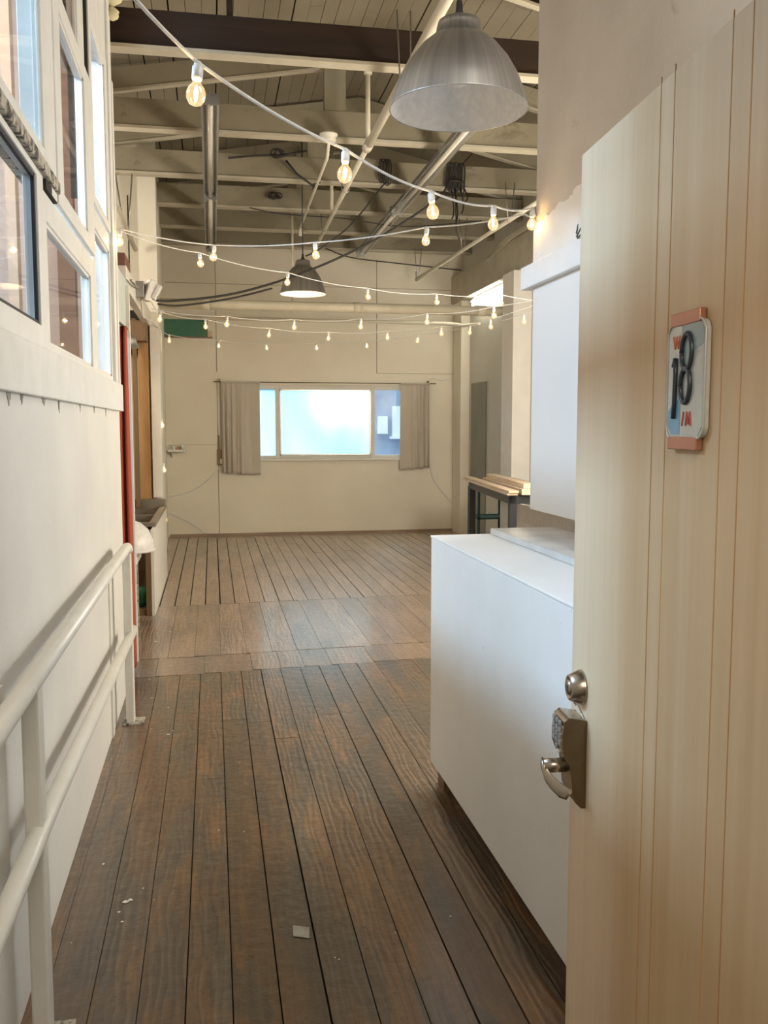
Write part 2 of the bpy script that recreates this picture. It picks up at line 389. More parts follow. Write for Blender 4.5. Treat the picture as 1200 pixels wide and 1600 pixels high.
# ---- floor: individual boards with real gaps
def build_floor():
    mb = MB(); cols = []
    def board(x0, x1, y0, y1, sec, z=0.0):
        r = random.random(); g = random.random()
        dz = random.uniform(-.0012, .0012) + z
        mb.add([(x0, y0, dz), (x1, y0, dz), (x1, y1, dz), (x0, y1, dz), (x0, y0, -.025), (x1, y0, -.025), (x1, y1, -.025), (x0, y1, -.025)],
               [(0, 1, 2, 3), (0, 4, 5, 1), (1, 5, 6, 2), (2, 6, 7, 3), (3, 7, 4, 0)])
        cols.append((r, g, sec))
    def strip_run(xa, xb, y0, y1, sec, lo, hi, skew=0, gap=None):
        g = gap if gap is not None else random.choice((.0012, .0016, .0022, .003, .0045))
        y = y0
        while y < y1 - .01:
            L = random.uniform(lo, hi); e = min(y + L, y1)
            if y1 - e < .35: e = y1
            board(xa + g / 2, xb - g / 2, y + .0012, e - .0012, sec)
            y = e
    k = -12
    while .03 + .1245 * k < 1.75:
        xa = .03 + .1245 * k; xb = xa + .1245; mid = (xa + xb) / 2
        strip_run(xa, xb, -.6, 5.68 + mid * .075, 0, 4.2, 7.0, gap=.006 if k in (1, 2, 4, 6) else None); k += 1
    # cross band of short boards
    x = -1.8
    while x < 3.9:
        w = random.choice((.15, .18, .28, .30, .16)); w = min(w, 3.9 - x)
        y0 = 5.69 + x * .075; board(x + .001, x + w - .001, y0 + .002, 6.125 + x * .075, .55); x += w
    k = -12
    while .034 + .1745 * k < 3.8:
        xa = .034 + .1745 * k; m_ = xa + .09
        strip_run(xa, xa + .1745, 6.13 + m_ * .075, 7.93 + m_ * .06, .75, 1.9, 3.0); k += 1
    k = -16
    while .047 + .1285 * k < 3.8:
        xa = .047 + .1285 * k; m_ = xa + .06
        g = random.choice((.003, .004, .006, .008, .011))
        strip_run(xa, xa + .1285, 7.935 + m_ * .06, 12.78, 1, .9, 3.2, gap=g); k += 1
    x = -1.9
    while x < 3.8:
        w = random.uniform(1.1, 1.9); board(x, x + w - .002, 12.785, 12.895, 1); board(x + .4, x + w + .39, 12.898, 13.0, 1); x += w
    # right-hand part beside the counter, near section
    k = 0
    while 1.78 + .1245 * k < 3.8:
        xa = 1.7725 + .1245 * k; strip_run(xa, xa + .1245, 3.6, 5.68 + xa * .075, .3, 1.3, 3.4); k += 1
    o = mb.build('floor', M['floor']); struct(o)
    me = o.data; ca = me.color_attributes.new('board', 'FLOAT_COLOR', 'CORNER')
    buf = []
    for i, p in enumerate(me.polygons):
        c = cols[i // 5]
        for _ in p.loop_indices: buf += [c[0], c[1], c[2], 1]
    ca.data.foreach_set('color', buf)
    sf = MB().box(-4, 4.2, -2.2, 13.2, -.08, -.026).build('floor_underlay', M['subfloor']); struct(sf)
build_floor()
def specks():
    rg = random.Random(5); mb = MB()
    for (x, y, s_) in [(-.30, 2.92, .012), (-.285, 2.93, .008), (-.30, 2.80, .006), (-.315, 2.86, .005), (-.40, 3.2, .006), (-.25, 3.0, .004), (-.24, 4.55, .010), (-.22, 4.6, .006), (-.26, 5.0, .007),
                       (-.36, 5.2, .008), (-.40, 5.6, .008), (-.28, 5.9, .007), (-.42, 6.6, .012), (-.33, 6.9, .010), (.10, 4.1, .004), (.0, 3.4, .005)] + [(rg.uniform(-.45, .9), rg.uniform(2.4, 9), rg.uniform(.002, .004)) for _ in range(70)]:
        n = 7; a0 = rg.random() * 6
        mb.add([(x + s_ * rg.uniform(.4, 1.2) * math.cos(a0 + 2 * PI * k / n), y + s_ * 1.2 * rg.uniform(.4, 1.2) * math.sin(a0 + 2 * PI * k / n), .0018) for k in range(n)], [tuple(range(n))])
    struct(mb.build('floor_paint_specks', M['white_cord']))
    mb = MB().add([(.215, 2.62, .0018), (.262, 2.60, .0018), (.268, 2.66, .0018), (.22, 2.68, .0018)], [(0, 1, 2, 3)])
    struct(mb.build('floor_tape_patch', M['mottled_pale']))
specks()

# ---- walls
def wall(name, x0, x1, y0, y1, z0, z1, m, **k):
    return struct(MB().box(x0, x1, y0, y1, z0, z1).build(name, m, **k))
# back wall with a window opening
WX0, WX1, WZ0, WZ1 = .40, 2.86, 1.085, 2.125
wb = MB()
for x0, x1, z0, z1 in ((-3.4, WX0, 0, 5), (WX1, 3.8, 0, 5), (WX0, WX1, 0, WZ0), (WX0, WX1, WZ1, 5)):
    wb.box(x0, x1, YB, YB + .15, z0, z1)
# panel seams: thin raised battens of wallboard
wback = struct(wb.build('wall_back', M['studio_wall']))
seam = MB()
for x, z0, z1 in ((.083, .02, 2.16), (.083, 2.30, 3.9), (2.345, 2.30, 3.9)): seam.box(x - .005, x + .005, YB - .003, YB, z0, z1)
seam.box(-.6, 3.5, YB - .003, YB, 3.50, 3.507)
seam.box(2.35, 3.5, YB - .003, YB, 2.30, 2.306)
seam.box(-.6, .08, YB - .003, YB, 1.285, 1.289)
o = seam.build('wall_back_seams', M['seam']); struct(o)
wall('wall_right', XR, XR + .12, .6, 4.08, 0, 4.75, M['side_wall'])
wall('wall_far_right', XRR + .0, XRR + .2, 3.5, YB + .15, 0, 5, M['grey_wall'])
wall('wall_front', .62, 1.7, .45, .6, 0, 4.75, M['side_wall'])
wall('wall_doorway_head', -.62, .62, .45, .6, 2.08, 4.75, M['side_wall'])
wall('wall_hallway', -1.6, 1.9, -2.2, -2.05, 0, 4.75, M['plaster'])
wall('wall_hallway_right', 1.75, 1.9, -2.05, .6, 0, 4.75, M['plaster'])
wall('wall_left', XL - .12, XL, -2.05, 5.35, 0, 1.62, M['plaster'])
wall('wall_left_near', XL - .12, XL, -2.05, 1.7, 1.62, 4.75, M['plaster'])
wall('wall_left_upper', XL - .12, XL, 1.7, 5.35, 3.95, 4.75, M['window_paint'])
wall('wall_studio_front', 1.6, 3.8, 3.35, 3.5, 0, 5, M['studio_wall'])

# far left wall, almost edge on, slightly turned
fl = MB(); fl.prism([(-.52, 9.75), (-.62, YB), (-.80, YB), (-.70, 9.75)], 'Z', 0, 4.9); struct(fl.build('wall_left_studio', M['studio_wall']))
# loft wall facing the camera above the nook and its jamb
nf = MB().box(-3.4, -.575, 10.0, 10.1, 2.72, 4.9)
struct(nf.build('wall_loft', M['studio_wall']))
o = MB().box(-.60, -.508, 9.62, 9.75, .81, 2.62).build('wall_nook_jamb', M['trim']); struct(o)
# seams / slot on the loft wall
lw = MB()
for x in (-.66, -.82, -1.02): lw.box(x, x + .010, 9.992, 10.0, 2.9, 3.92)
lw.box(-.635, -.605, 9.990, 10.0, 2.98, 3.14)
struct(lw.build('wall_loft_seams', M['dark_gap']))

# side room (behind the partition windows)
wall('wall_side_room_end', -3.6, XL - .13, 5.9, 6.0, 0, 4.9, M['pink'])
wall('wall_side_room_left', -3.7, -3.6, -2.05, 6, 0, 4.9, M['pink'])
wall('wall_side_room_front', -3.6, XL - .12, -2.2, -2.05, 0, 4.9, M['pink'])
wall('wall_nook_left', -3.6, -3.5, 6.0, 13, 0, 4.9, M['dark_gap'])

# ---- roof deck: two sloping planes of planks running away from the camera
RX = 1.5
def zc(x): return 4.62 - (.17 * (RX - x) if x < RX else .23 * (x - RX))
dk = MB(); x = -3.7
while x < 3.9:
    w = .115; g = random.choice((.002, .004, .004, .012))
    a, b_ = x, x + w - g
    za, zb = zc(a) + .20, zc(b_) + .20
    y = -2.3
    while y < 13.2:
        e = min(y + random.uniform(2.5, 4.5), 13.2)
        dk.add([(a, y, za), (b_, y, zb), (b_, e - .004, zb), (a, e - .004, za), (a, y, za + .03), (b_, y, zb + .03), (b_, e - .004, zb + .03), (a, e - .004, za + .03)],
               [(3, 2, 1, 0), (4, 5, 6, 7), (0, 1, 5, 4), (1, 2, 6, 5), (2, 3, 7, 6), (3, 0, 4, 7)]); y = e
    x += w
struct(dk.build('ceiling', M['deck']))
rf = MB(); rf.prism([(-3.8, zc(-3.8) + .24), (RX, zc(RX) + .24), (4.0, zc(4) + .24), (4.0, zc(4) + .34), (RX, zc(RX) + .34), (-3.8, zc(-3.8) + .34)], 'Y', -2.4, 13.3)
struct(rf.build('ceiling_roof', M['dark_gap']))

# ---- roof trusses
def truss(y, label, dark=False, zb=3.95, h=.215, x0=-3.3, x1=3.59, post=1.06, cat='truss'):
    t = thing('roof_truss', label, cat, (1.2, y, zb), 0)
    mc = M['darkbeam'] if dark else M['ceil']
    c = MB().box(x0, x1, y - .04, y + .04, zb, zb + h); wpart(c, 'bottom_chord', mc, t, .004)
    e = MB().box(x0, x1, y - .056, y + .056, zb - .022, zb); wpart(e, 'edge_strip', M['ceil_edge'], t)
    if not dark: p = MB().box(post - .09, post + .09, y - .035, y + .035, zb + h, zc(post) + .02); wpart(p, 'king_post', M['ceil'], t)
    else: wpart(MB().box(.14, .18, y - .02, y + .02, zb + h, zc(.16) + .02), 'king_post', M['darkbeam'], t)
    for a, b_ in ((x0, RX), (RX, x1)):
        tc = MB(); poly = [(a, zc(a)), (b_, zc(b_)), (b_, zc(b_) + .165), (a, zc(a) + .165)]
        poly2 = [(a, zc(a) - .018), (b_, zc(b_) - .018), (b_, zc(b_)), (a, zc(a))]
        tc.prism(poly, 'Y', y + .02, y + .06, 0); tc.prism(poly2, 'Y', y + .01, y + .075, 1)
        wpart(tc, 'top_chord', [mc, M['ceil_edge']], t)
    return t
truss(6.26, 'dark brown roof beam spanning the room, nearest the camera', True, h=.225, cat='beam')
truss(7.86, 'cream roof truss just beyond the dark brown beam, with the round junction box')
truss(9.22, 'cream roof truss behind the one with the round junction box')
truss(10.42, 'cream roof truss above the far hanging lamp')
truss(11.52, 'cream roof truss next to last before the back wall')
truss(12.55, 'cream roof truss closest to the back wall')

# long header beam along the far right wall
tag(MB().box(3.44, 3.60, 4.3, YB, 3.30, 3.68).build('header_beam', M['ceil_edge'], None, .01), 'deep cream painted header beam running along the far right wall under the trusses', 'beam')
st = MB().box(3.40, 3.46, 4.5, 10.6, 3.69, 3.73); st.bar((3.42, 10.2, 3.71), (3.42, 11.3, 3.60), .03, .03)
tag(st.build('batten', M['ceil_edge'], None), 'thin loose batten lying on the right header beam', 'batten')

# ---- trims
struct(MB().box(XL - .13, XL + .022, 1.0, 5.36, 1.62, 1.768).build('trim_1', M['window_paint'], None, .003))
struct(MB().box(3.47, 3.60, 12.55, 12.97, 0, 3.30).build('trim_2', M['studio_wall'], None, .004))
struct(MB().box(3.38, 3.60, 10.02, 10.42, 0, 3.30).build('trim_3', M['trim'], None, .004))
bb = MB().box(-.6, 3.5, YB - .014, YB, 0, .035); struct(bb.build('baseboard_back', M['pale_base']))
struct(MB().box(3.585, 3.605, 11.72, 12.42, 0, 2.14).build('door_2', M['grey_wall'], None))
d2 = MB().box(3.57, 3.60, 11.72, 11.76, 0, 2.14).box(3.57, 3.60, 12.38, 12.42, 0, 2.14).box(3.57, 3.60, 11.72, 12.42, 2.12, 2.14)
M['recess'] = painted('grey_green_recess', (.24, .23, .18), (.30, .29, .23), .6, 2)
bpy.data.objects['door_2'].data.materials[0] = M['recess']

# plaster damage under the ledge and hairline cracks
cr = MB()
rng = random.Random(3)
for y, w, h in ((2.46, .05, .05), (2.63, .04, .035), (2.95, .07, .03), (3.25, .035, .045), (3.75, .05, .03), (4.2, .03, .03), (4.65, .03, .04)):
    n = 9; pts = []
    for k in range(n): pts.append((y + w * k / (n - 1), 1.62 - h * (.25 + .75 * rng.random()) * math.sin(PI * k / (n - 1) * .92 + .15)))
    poly = [(y, 1.622)] + pts + [(y + w, 1.622)]
    cr.prism(poly, 'X', XL - .001, XL + .0015)
struct(cr.build('wall_left_chips', M['mottled']))

# ---- partition windows (salvaged sashes), all on the plane X = XL
def sash(n, y0, y1, z0, z1, fw, gw=None, depth=.045, off=.0, mat=None, gasket=None, chamfer=0):
    root = struct(empty('window_%d' % n, (XL, (y0 + y1) / 2, z0)))
    L, R_, B, T = gw if gw else (fw, fw, fw, fw)
    xa, xb = XL - .09 + off, XL - .09 + off + depth
    a0, a1, b0, b1 = y0 + L, y1 - R_, z0 + B, z1 - T
    fr = MB().box(xa, xb, y0, a0, z0, z1).box(xa, xb, a1, y1, z0, z1).box(xa, xb, a0, a1, z0, b0).box(xa, xb, a0, a1, b1, z1)
    if chamfer:
        fr.prism([(a1 - chamfer, b1 + .001), (a1 + .001, b1 + .001), (a1 + .001, b1 - chamfer)], 'X', xa, xb)
    wpart(fr, 'window_frame', mat or M['window_paint'], root, .003)
    st = MB(); q = .012; m = (xa + xb) / 2
    for s0, s1 in ((m + .004, xb - .008),):
        st.box(s0, s1, a0, a0 + q, b0, b1).box(s0, s1, a1 - q, a1, b0, b1).box(s0, s1, a0, a1, b0, b0 + q).box(s0, s1, a0, a1, b1 - q, b1)
    wpart(st, 'glazing_bead', M[gasket] if gasket else M['window_paint'], root)
    g = MB().box(m - .002, m + .002, a0 - .004, a1 + .004, b0 - .004, b1 + .004)
    wpart(g, 'pane', M['glass'], root)
    return root
sash(1, 1.70, 3.165, 1.77, 2.335, .06, (.05, .105, .08, .022), gasket='gasket', off=.035)
sash(2, 3.17, 4.47, 1.77, 2.30, .06, (.07, .10, .035, .09), off=.03)
sash(3, 4.475, 5.30, 1.77, 2.56, .06, (.09, .12, .035, .09), off=.03)
sash(4, 1.70, 3.30, 2.38, 3.15, .06, (.05, .15, .035, .06), off=.062, depth=.03)
sash(5, 3.42, 4.44, 2.31, 3.08, .06, (.13, .24, .06, .07), off=.05, depth=.04)
sash(6, 4.46, 5.20, 2.57, 3.46, .05, (.07, .11, .04, .06), off=.05, depth=.035)
sash(7, 3.42, 4.44, 3.10, 3.92, .05, (.15, .20, .06, .07), off=.02)
struct(MB().box(XL - .12, XL - .10, 3.42, 4.44, 3.12, 3.95).build('wall_left_light_stop', M['pink']))  # board added behind the top sash, keeps skylight off the upper right wall
struct(MB().box(XL - .10, XL + .006, 1.70, 3.42, 2.337, 2.378).build('trim_4', M['weathered'], None, .004))
struct(MB().box(XL - .10, XL - .005, 3.31, 3.415, 2.31, 3.95).build('trim_5', M['window_paint'], None, .003))
struct(MB().box(XL - .10, XL - .012, 4.442, 4.458, 2.57, 3.95).build('trim_6', M['dark_gap']))
struct(MB().box(XL - .10, XL + .004, 5.21, 5.35, 1.77, 3.95).box(XL - .12, XL + .012, 5.30, 5.35, 1.77, 3.4).build('trim_7', M['window_paint'], None, .004))
struct(MB().box(XL - .10, XL - .01, 4.46, 5.21, 3.46, 3.95).build('trim_8', M['window_paint'], None, .003))
struct(MB().box(XL - .10, XL - .01, 1.7, 3.31, 3.15, 3.95).build('trim_9', M['window_paint'], None, .003))
dgp = MB().box(XL - .03, XL - .006, 3.20, 3.415, 2.305, 2.335); struct(dgp.build('trim_10', M['dark_gap']))
# corner end face of partition wall below the windows is part of wall_left
fo = MB()
for (y, z, r) in ((5.30, 3.98, .09), (5.33, 3.86, .06), (5.30, 4.12, .10), (5.34, 3.76, .035), (5.36, 4.05, .07)):
    prof = [(r * math.sin(PI * k / 10) * (1 + .12 * math.sin(k * 2.3)), -r * math.cos(PI * k / 10)) for k in range(11)]
    fo.lathe(prof, 14, (XL + .02, y, z))
tag(fo.build('spray_foam', M['foam']), 'lumpy yellowish spray foam at the top end of the window partition', 'foam')
# studs seen through the glass
for i, (x, y, w, lb) in enumerate(((-.78, 5.4, .09, 'reddish timber stud behind the partition glass, nearest the studio'), (-1.02, 5.2, .05, 'yellowish timber stud behind the partition glass, in the middle'), (-1.28, 5.3, .10, 'brown timber stud behind the partition glass, farthest left'))):
    tag(MB().box(x - w / 2, x + w / 2, y, y + .09, 0, 4.3).build('wall_stud', M[('redwood', 'pale_stud', 'pink')[i]]), lb, 'stud')

# ============================================================ HANDRAIL
hr = thing('handrail', 'white painted steel pipe handrail with two rails along the left corridor wall', 'handrail', (XL + .08, 3.4, 0))
xh = XL + .08
wpart(MB().tube([(xh, .9, .93), (xh, 4.62, .93), (xh, 4.72, .925), (xh, 4.76, .91)], .0255, 14), 'top_rail', M['rail'], hr)
wpart(MB().tube([(xh + .0, .9, .545), (xh, 2.40, .545), (xh, 4.95, .455)], .024, 14), 'mid_rail', M['rail'], hr)
for y in (2.27, 4.78):
    zt = .925
    wpart(MB().box(xh - .03, xh + .012, y - .032, y + .032, .005, zt), 'post', M['rail'], hr, .006)
    wpart(MB().box(xh - .05, xh + .06, y - .05, y + .06, 0, .008), 'base_plate', M['weathered'], hr)
wpart(MB().box(XL + .0, XL + .012, 1.9, 2.25, .0, .92).box(XL, XL + .02, 2.05, 2.08, 0, .92), 'backing_strip', M['rail'], hr)
wpart(MB().box(XL + .0, XL + .008, 4.55, 4.62, .0, .90), 'wall_batten', M['rail'], hr)

# ============================================================ COUNTER, SLAB, PANEL
ct = thing('counter', 'long white laminate counter cabinet beside the open door', 'counter', (1.18, 2.7, 0))
wpart(MB().box(.912, 1.47, 1.75, 3.75, .085, 1.062), 'body', M['counter'], ct, .003)
wpart(MB().box(.909, 1.475, 1.745, 3.753, 1.062, 1.072), 'countertop', M['counter'], ct, .003)
wpart(MB().box(.97, 1.46, 1.8, 3.68, 0, .085), 'toe_kick', M['dark_stud'], ct)
wpart(MB().box(.935, .99, 3.60, 3.70, 0, .085), 'foot', M['dark_stud'], ct)
tag(MB().box(1.17, 1.465, 2.35, 3.74, 1.0721, 1.098).build('stone_slab', M['marble'], None, .004), 'pale grey polished stone slab lying on the white counter', 'slab')
tag(MB().box(1.462, 1.479, 2.3, 4.20, 1.072, 1.16).build('backsplash', M['steel'], None, .001), 'grey brushed steel backsplash sheet on the wall behind the counter', 'backsplash')
bpn = thing('wall_panel', 'smooth white panel with a thick top rail on the right wall above the counter', 'panel', (1.45, 3.2, 1.17))
wpart(MB().box(1.425, 1.461, 2.0, 3.955, 1.158, 2.15), 'panel_board', M['blue_panel'], bpn, .002)
wpart(MB().box(1.395, 1.479, 2.0, 4.04, 2.15, 2.25), 'top_rail', M['white_board'], bpn, .004)
# painted board with ragged top edge
rg = random.Random(11); pts = [(2.0, 2.25), (4.075, 2.25), (4.075, 2.40)]
y = 4.075
tops = []
while y > 2.0:
    base = 2.445 + (4.075 - y) * .10
    tops.append((y, base + rg.uniform(-.012, .016))); y -= rg.uniform(.03, .07)
    tops.append((y + .002, base + rg.uniform(-.012, .016)))
pts = pts[:2] + tops + [(2.0, 2.55)]
tg = MB().prism(pts, 'X', 1.466, 1.4805)
tag(tg.build('wall_board', M['white_board']), 'rough white painted wall board with a ragged torn top edge', 'board')
chip = MB()
for k, (a, b_) in enumerate((((3.555, 2.30), (3.50, 2.335)), ((3.55, 2.29), (3.51, 2.30)), ((3.56, 2.31), (3.545, 2.345)), ((3.53, 2.27), (3.50, 2.30)), ((3.56, 2.30), (3.53, 2.285)))):
    chip.tube([(1.464, a[0], a[1]), (1.463, b_[0], b_[1])], [.004, .0015], 5)
tag(chip.build('paint_chip', M['mud']), 'small dark twig shaped paint crack on the white board beside the door', 'crack')

# ============================================================ DOOR
th = -math.radians(4.38)
hinge = (.681 - .0764 * .89, 1.621 + .9971 * .021 - .9971 * .91, 0)
dr = struct(empty('door_1', hinge, th))
def dpart(mb, name, mats, bevel=0, parent=None): return mb.build(name, mats, parent or dr, bevel)
leaf = dpart(MB().box(0, .044, 0, .91, .012, 2.032), 'door_leaf', M['door'], .002)
gr = MB()
for s in (.379 - .02, .425 - .018, .575, .625):
    gr.box(-.0006, .001, .91 - s - .001, .91 - s + .001, .02, 2.04)
dpart(gr, 'veneer_seam', M['stud'], 0, leaf)
# deadbolt: cone towards -X
yb = .91 - .062
db = dpart(MB().lathe([(.0, -.001), (.0335, -.001), (.0335, -.003), (.024, -.025), (.021, -.0265), (.019, -.025), (0, -.025)], 36, (0, yb, 1.042), 0, 'X'), 'deadbolt', M['nickel'])
dpart(MB().lathe([(0, -.0275), (.014, -.0275), (.0145, -.024)], 24, (0, yb, 1.042), 0, 'X')  .box(-.0284, -.027, yb - .0015, yb + .0015, 1.034, 1.047, 1), 'keyhole', [M['nickel'], M['dark_gap']], 0, db)
# keypad lock body: profile in x-z, extruded in y
y0l, y1l = .91 - .096, .91 - .030
lp = [(0, .820), (0, .988), (-.034, .994), (-.043, .987), (-.047, .962), (-.047, .935), (-.040, .915), (-.032, .903), (-.028, .875), (-.026, .85), (-.019, .830), (-.009, .820)]
lk = MB(); n = len(lp)
vs = [(x, y0l, z) for x, z in lp] + [(x, y1l, z) for x, z in lp]
fs = [tuple(range(n)), tuple(reversed(range(n, 2 * n)))] + [(i, (i + 1) % n, (i + 1) % n + n, i + n) for i in range(n)]
lk.add(vs, fs[:2], 1); lk.add(vs, fs[2:], 0)
lock = dpart(lk, 'keypad_lock', [M['nickel'], M['nickel_dark']], .004)
kp = MB(); kk = 0
for i in range(5):
    for j in range(3):
        if i == 4 and j != 1: continue
        yy = y0l + .015 + j * .018; zz = .981 - i * .0125
        kp.box(-.0492, -.0455, yy - .006, yy + .006, zz - .0045, zz + .0045)
dpart(kp, 'keypad', M['keypad'], .001, lock)
dpart(MB().lathe([(0, -.0462), (.005, -.0462), (.005, -.040)], 14, (0, (y0l + y1l) / 2, .922), 0, 'X'), 'status_light', M['white_plastic'], 0, lock)
# lever: stem and flat curved paddle drooping
ym = (y0l + y1l) / 2
lev = MB().tube([(-.026, ym, .893), (-.073, ym, .893)], .0135, 20)
dpart(lev, 'lever_stem', M['nickel'], 0, lock)
pd = MB(); path = [(-.073, .0, .008), (-.075, -.004, .004), (-.072, -.014, -.010), (-.064, -.026, -.022), (-.054, -.040, -.031), (-.044, -.052, -.034), (-.038, -.058, -.030)]
hw = [.006, .014, .0155, .015, .0155, .013, .005]
vs = []
for (x, dy, dz), w_ in zip(path, hw):
    for k in range(12):
        t = 2 * PI * k / 12; vs.append((x + .0042 * math.cos(t), ym + dy * .95 + w_ * .35 * math.sin(t), .893 + dz + w_ * .95 * math.sin(t)))
fs = [(i * 12 + k, i * 12 + (k + 1) % 12, (i + 1) * 12 + (k + 1) % 12, (i + 1) * 12 + k) for i in range(len(path) - 1) for k in range(12)]
pd.add(vs, fs, 0, True); pd.add([vs[k] for k in range(12)], [tuple(range(12))]); pd.add([vs[-12 + k] for k in range(12)], [tuple(range(12))])
dpart(pd, 'lever_handle', M['nickel'], 0, lock)
dpart(MB().tube([(-.002, .91 - .035, .998), (-.004, .91 - .03, 1.003), (-.003, .91 - .05, 1.004), (-.002, .91 - .088, .985), (-.002, .91 - .094, .95), (-.002, .91 - .093, .88)], .0013, 6), 'cable', M['nickel'], 0, lock)
for z in (.25, 1.02, 1.8):
    dpart(MB().box(-.002, .046, -.004, .0, z, z + .1).tube([(-.006, -.004, z), (-.006, -.004, z + .1)], .006, 10), 'hinge', M['nickel'])

# ---- number plate on the door, parented root rotated the same way
def dloc(s, z, off=0):
    c, sn = math.cos(th), math.sin(th); ly = .91 - s
    return (hinge[0] + c * off - sn * ly, hinge[1] + sn * off + c * ly, z)
npl = thing('number_plate', 'white and blue metal house number plate reading 18, fixed to the open door', 'sign', dloc(.488, 1.594), th)
def rrect(w, h, r, n=6):
    p = []
    for cx, cy, a in ((w / 2 - r, h / 2 - r, 0), (-w / 2 + r, h / 2 - r, 90), (-w / 2 + r, -h / 2 + r, 180), (w / 2 - r, -h / 2 + r, 270)):
        for k in range(n + 1):
            t = math.radians(a + 90 * k / n); p.append((cx + r * math.cos(t), cy + r * math.sin(t)))
    return p
# in root space: +Y towards the free edge (left in the picture), so picture right = -Y
PWd, PHt = .116, .158
M['plate'] = plain('plate_white', (.56, .58, .54), .3, .25, .15, 60)
M['plate2'] = plain('plate_grey_white', (.50, .51, .46), .3, .25, .15, 60)
M['plate_blue'] = plain('plate_blue', (.16, .36, .52), .3, .2)
M['plate_bluegrey'] = plain('plate_blue_grey', (.28, .36, .38), .3, .2)
M['plate_red'] = plain('plate_red_letters', (.45, .07, .05), .4)
M['plate_orange'] = plain('plate_orange_letters', (.62, .16, .07), .4)
M['digit'] = plain('dark_embossed_digits', (.03, .035, .05), .3)
base = MB().prism(rrect(PWd, PHt, .018), 'X', -.008, -.001); base.build('plate_back', M['plate'], npl, .001)
rim = rrect(PWd, PHt, .018); vs = []
rm = MB(); rm.tube([(-.0085, a, b_) for a, b_ in rim + rim[:2]], .0018, 8, cap=False); rm.build('rim', M['plate2'], npl)
def face(poly, mat, name, x=-.0088): MB().prism(poly, 'X', x, -.007).build(name, mat, npl)
hw_, hh_ = PWd / 2 - .004, PHt / 2 - .004
face([(.014, -hh_), (hw_, -hh_ + .012), (hw_, hh_ - .012), (hw_ - .01, hh_), (.014, hh_)], M['plate'], 'left_half')
face([(-hw_, -hh_ + .012), (-hw_ + .012, -hh_), (.013, -hh_), (.013, hh_), (-hw_ + .012, hh_), (-hw_, hh_ - .012)], M['plate2'], 'right_half')
arc = [(hw_ - .002, -hh_ + .012), (hw_ - .002, -.042)] + [(.050 - .034 * math.sin(t * PI / 12), -.042 + .012 * math.sin(t * PI / 6) + .008 * t / 6) for t in range(1, 7)] + [(.0145, -.030), (.0145, -hh_ + .001), (hw_ - .014, -hh_ + .001)]
face(arc, M['plate_blue'], 'blue_patch', -.0091)
arc2 = [(.0125, .020), (.0125, hh_ - .001), (-hw_ + .013, hh_ - .001), (-hw_ + .001, hh_ - .013), (-hw_ + .001, .046), (-.030, .040)] + [(-.030 + .006 * k, .040 - .004 * k) for k in range(1, 7)]
face(arc2, M['plate_bluegrey'], 'blue_grey_patch', -.0091)
for zc_, sgn in ((PHt / 2 + .006, 1), (-PHt / 2 - .006, -1)):
    b_ = MB().box(-.011, -.001, -.042, .048, zc_ - .010, zc_ + .008)
    b_.build('copper_bracket', M['copper'], npl, .0015)
def stroke(pts, r, mat, name, x=-.0105):
    MB().tube([(x, a, b_) for a, b_ in pts], r, 8).build(name, mat, npl)
# digit 1
stroke([(.034, .020), (.029, .031), (.0285, .031), (.0275, .010), (.029, -.030), (.031, -.052)], .0037, M['digit'], 'digit_one')
def ell(cy, cz, a, b_, n=22, t0=0, t1=2 * PI): return [(cy + a * math.cos(t0 + (t1 - t0) * k / n), cz + b_ * math.sin(t0 + (t1 - t0) * k / n)) for k in range(n + 1)]
e = MB(); e.tube([(-.0105, a, b_) for a, b_ in ell(-.006, .038, .0155, .0245)], .0037, 8); e.tube([(-.0105, a, b_) for a, b_ in ell(-.004, -.007, .0145, .0235)], .0037, 8)
e.build('digit_eight', M['digit'], npl)
def letter_W(y, z, w, h, mat, name, sl=.004):
    st_ = MB()
    pts = [(y + w, z + h / 2), (y + w * .5, z - h / 2), (y, z + h / 2 * .9), (y - w * .5, z - h / 2), (y - w, z + h / 2)]
    for a, b_ in zip(pts[:-1], pts[1:]): st_.bar((-.0093, a[0], a[1]), (-.0093, b_[0], b_[1]), .0019, .0019)
    return st_
lw_ = letter_W(.029, .053, .010, .018, None, ''); lw_.box(-.0102, -.009, .0155, .0185, .0435, .047); lw_.build('orange_letter', M['plate_orange'], npl)
mv = MB(); pts = [(-.0005, -.062), (-.004, -.044), (-.0105, -.0625), (-.015, -.044), (-.021, -.0635)]
for a, b_ in zip([(.006, -.062), (-.006, -.062), (-.009, -.043), (-.014, -.060), (-.0185, -.043)], [(.001, -.043), (-.009, -.043), (-.014, -.060), (-.0185, -.043), (-.0215, -.062)]): mv.bar((-.0093, *a), (-.0093, *b_), .0019, .0019)
mv.build('red_letter', M['plate_red'], npl)

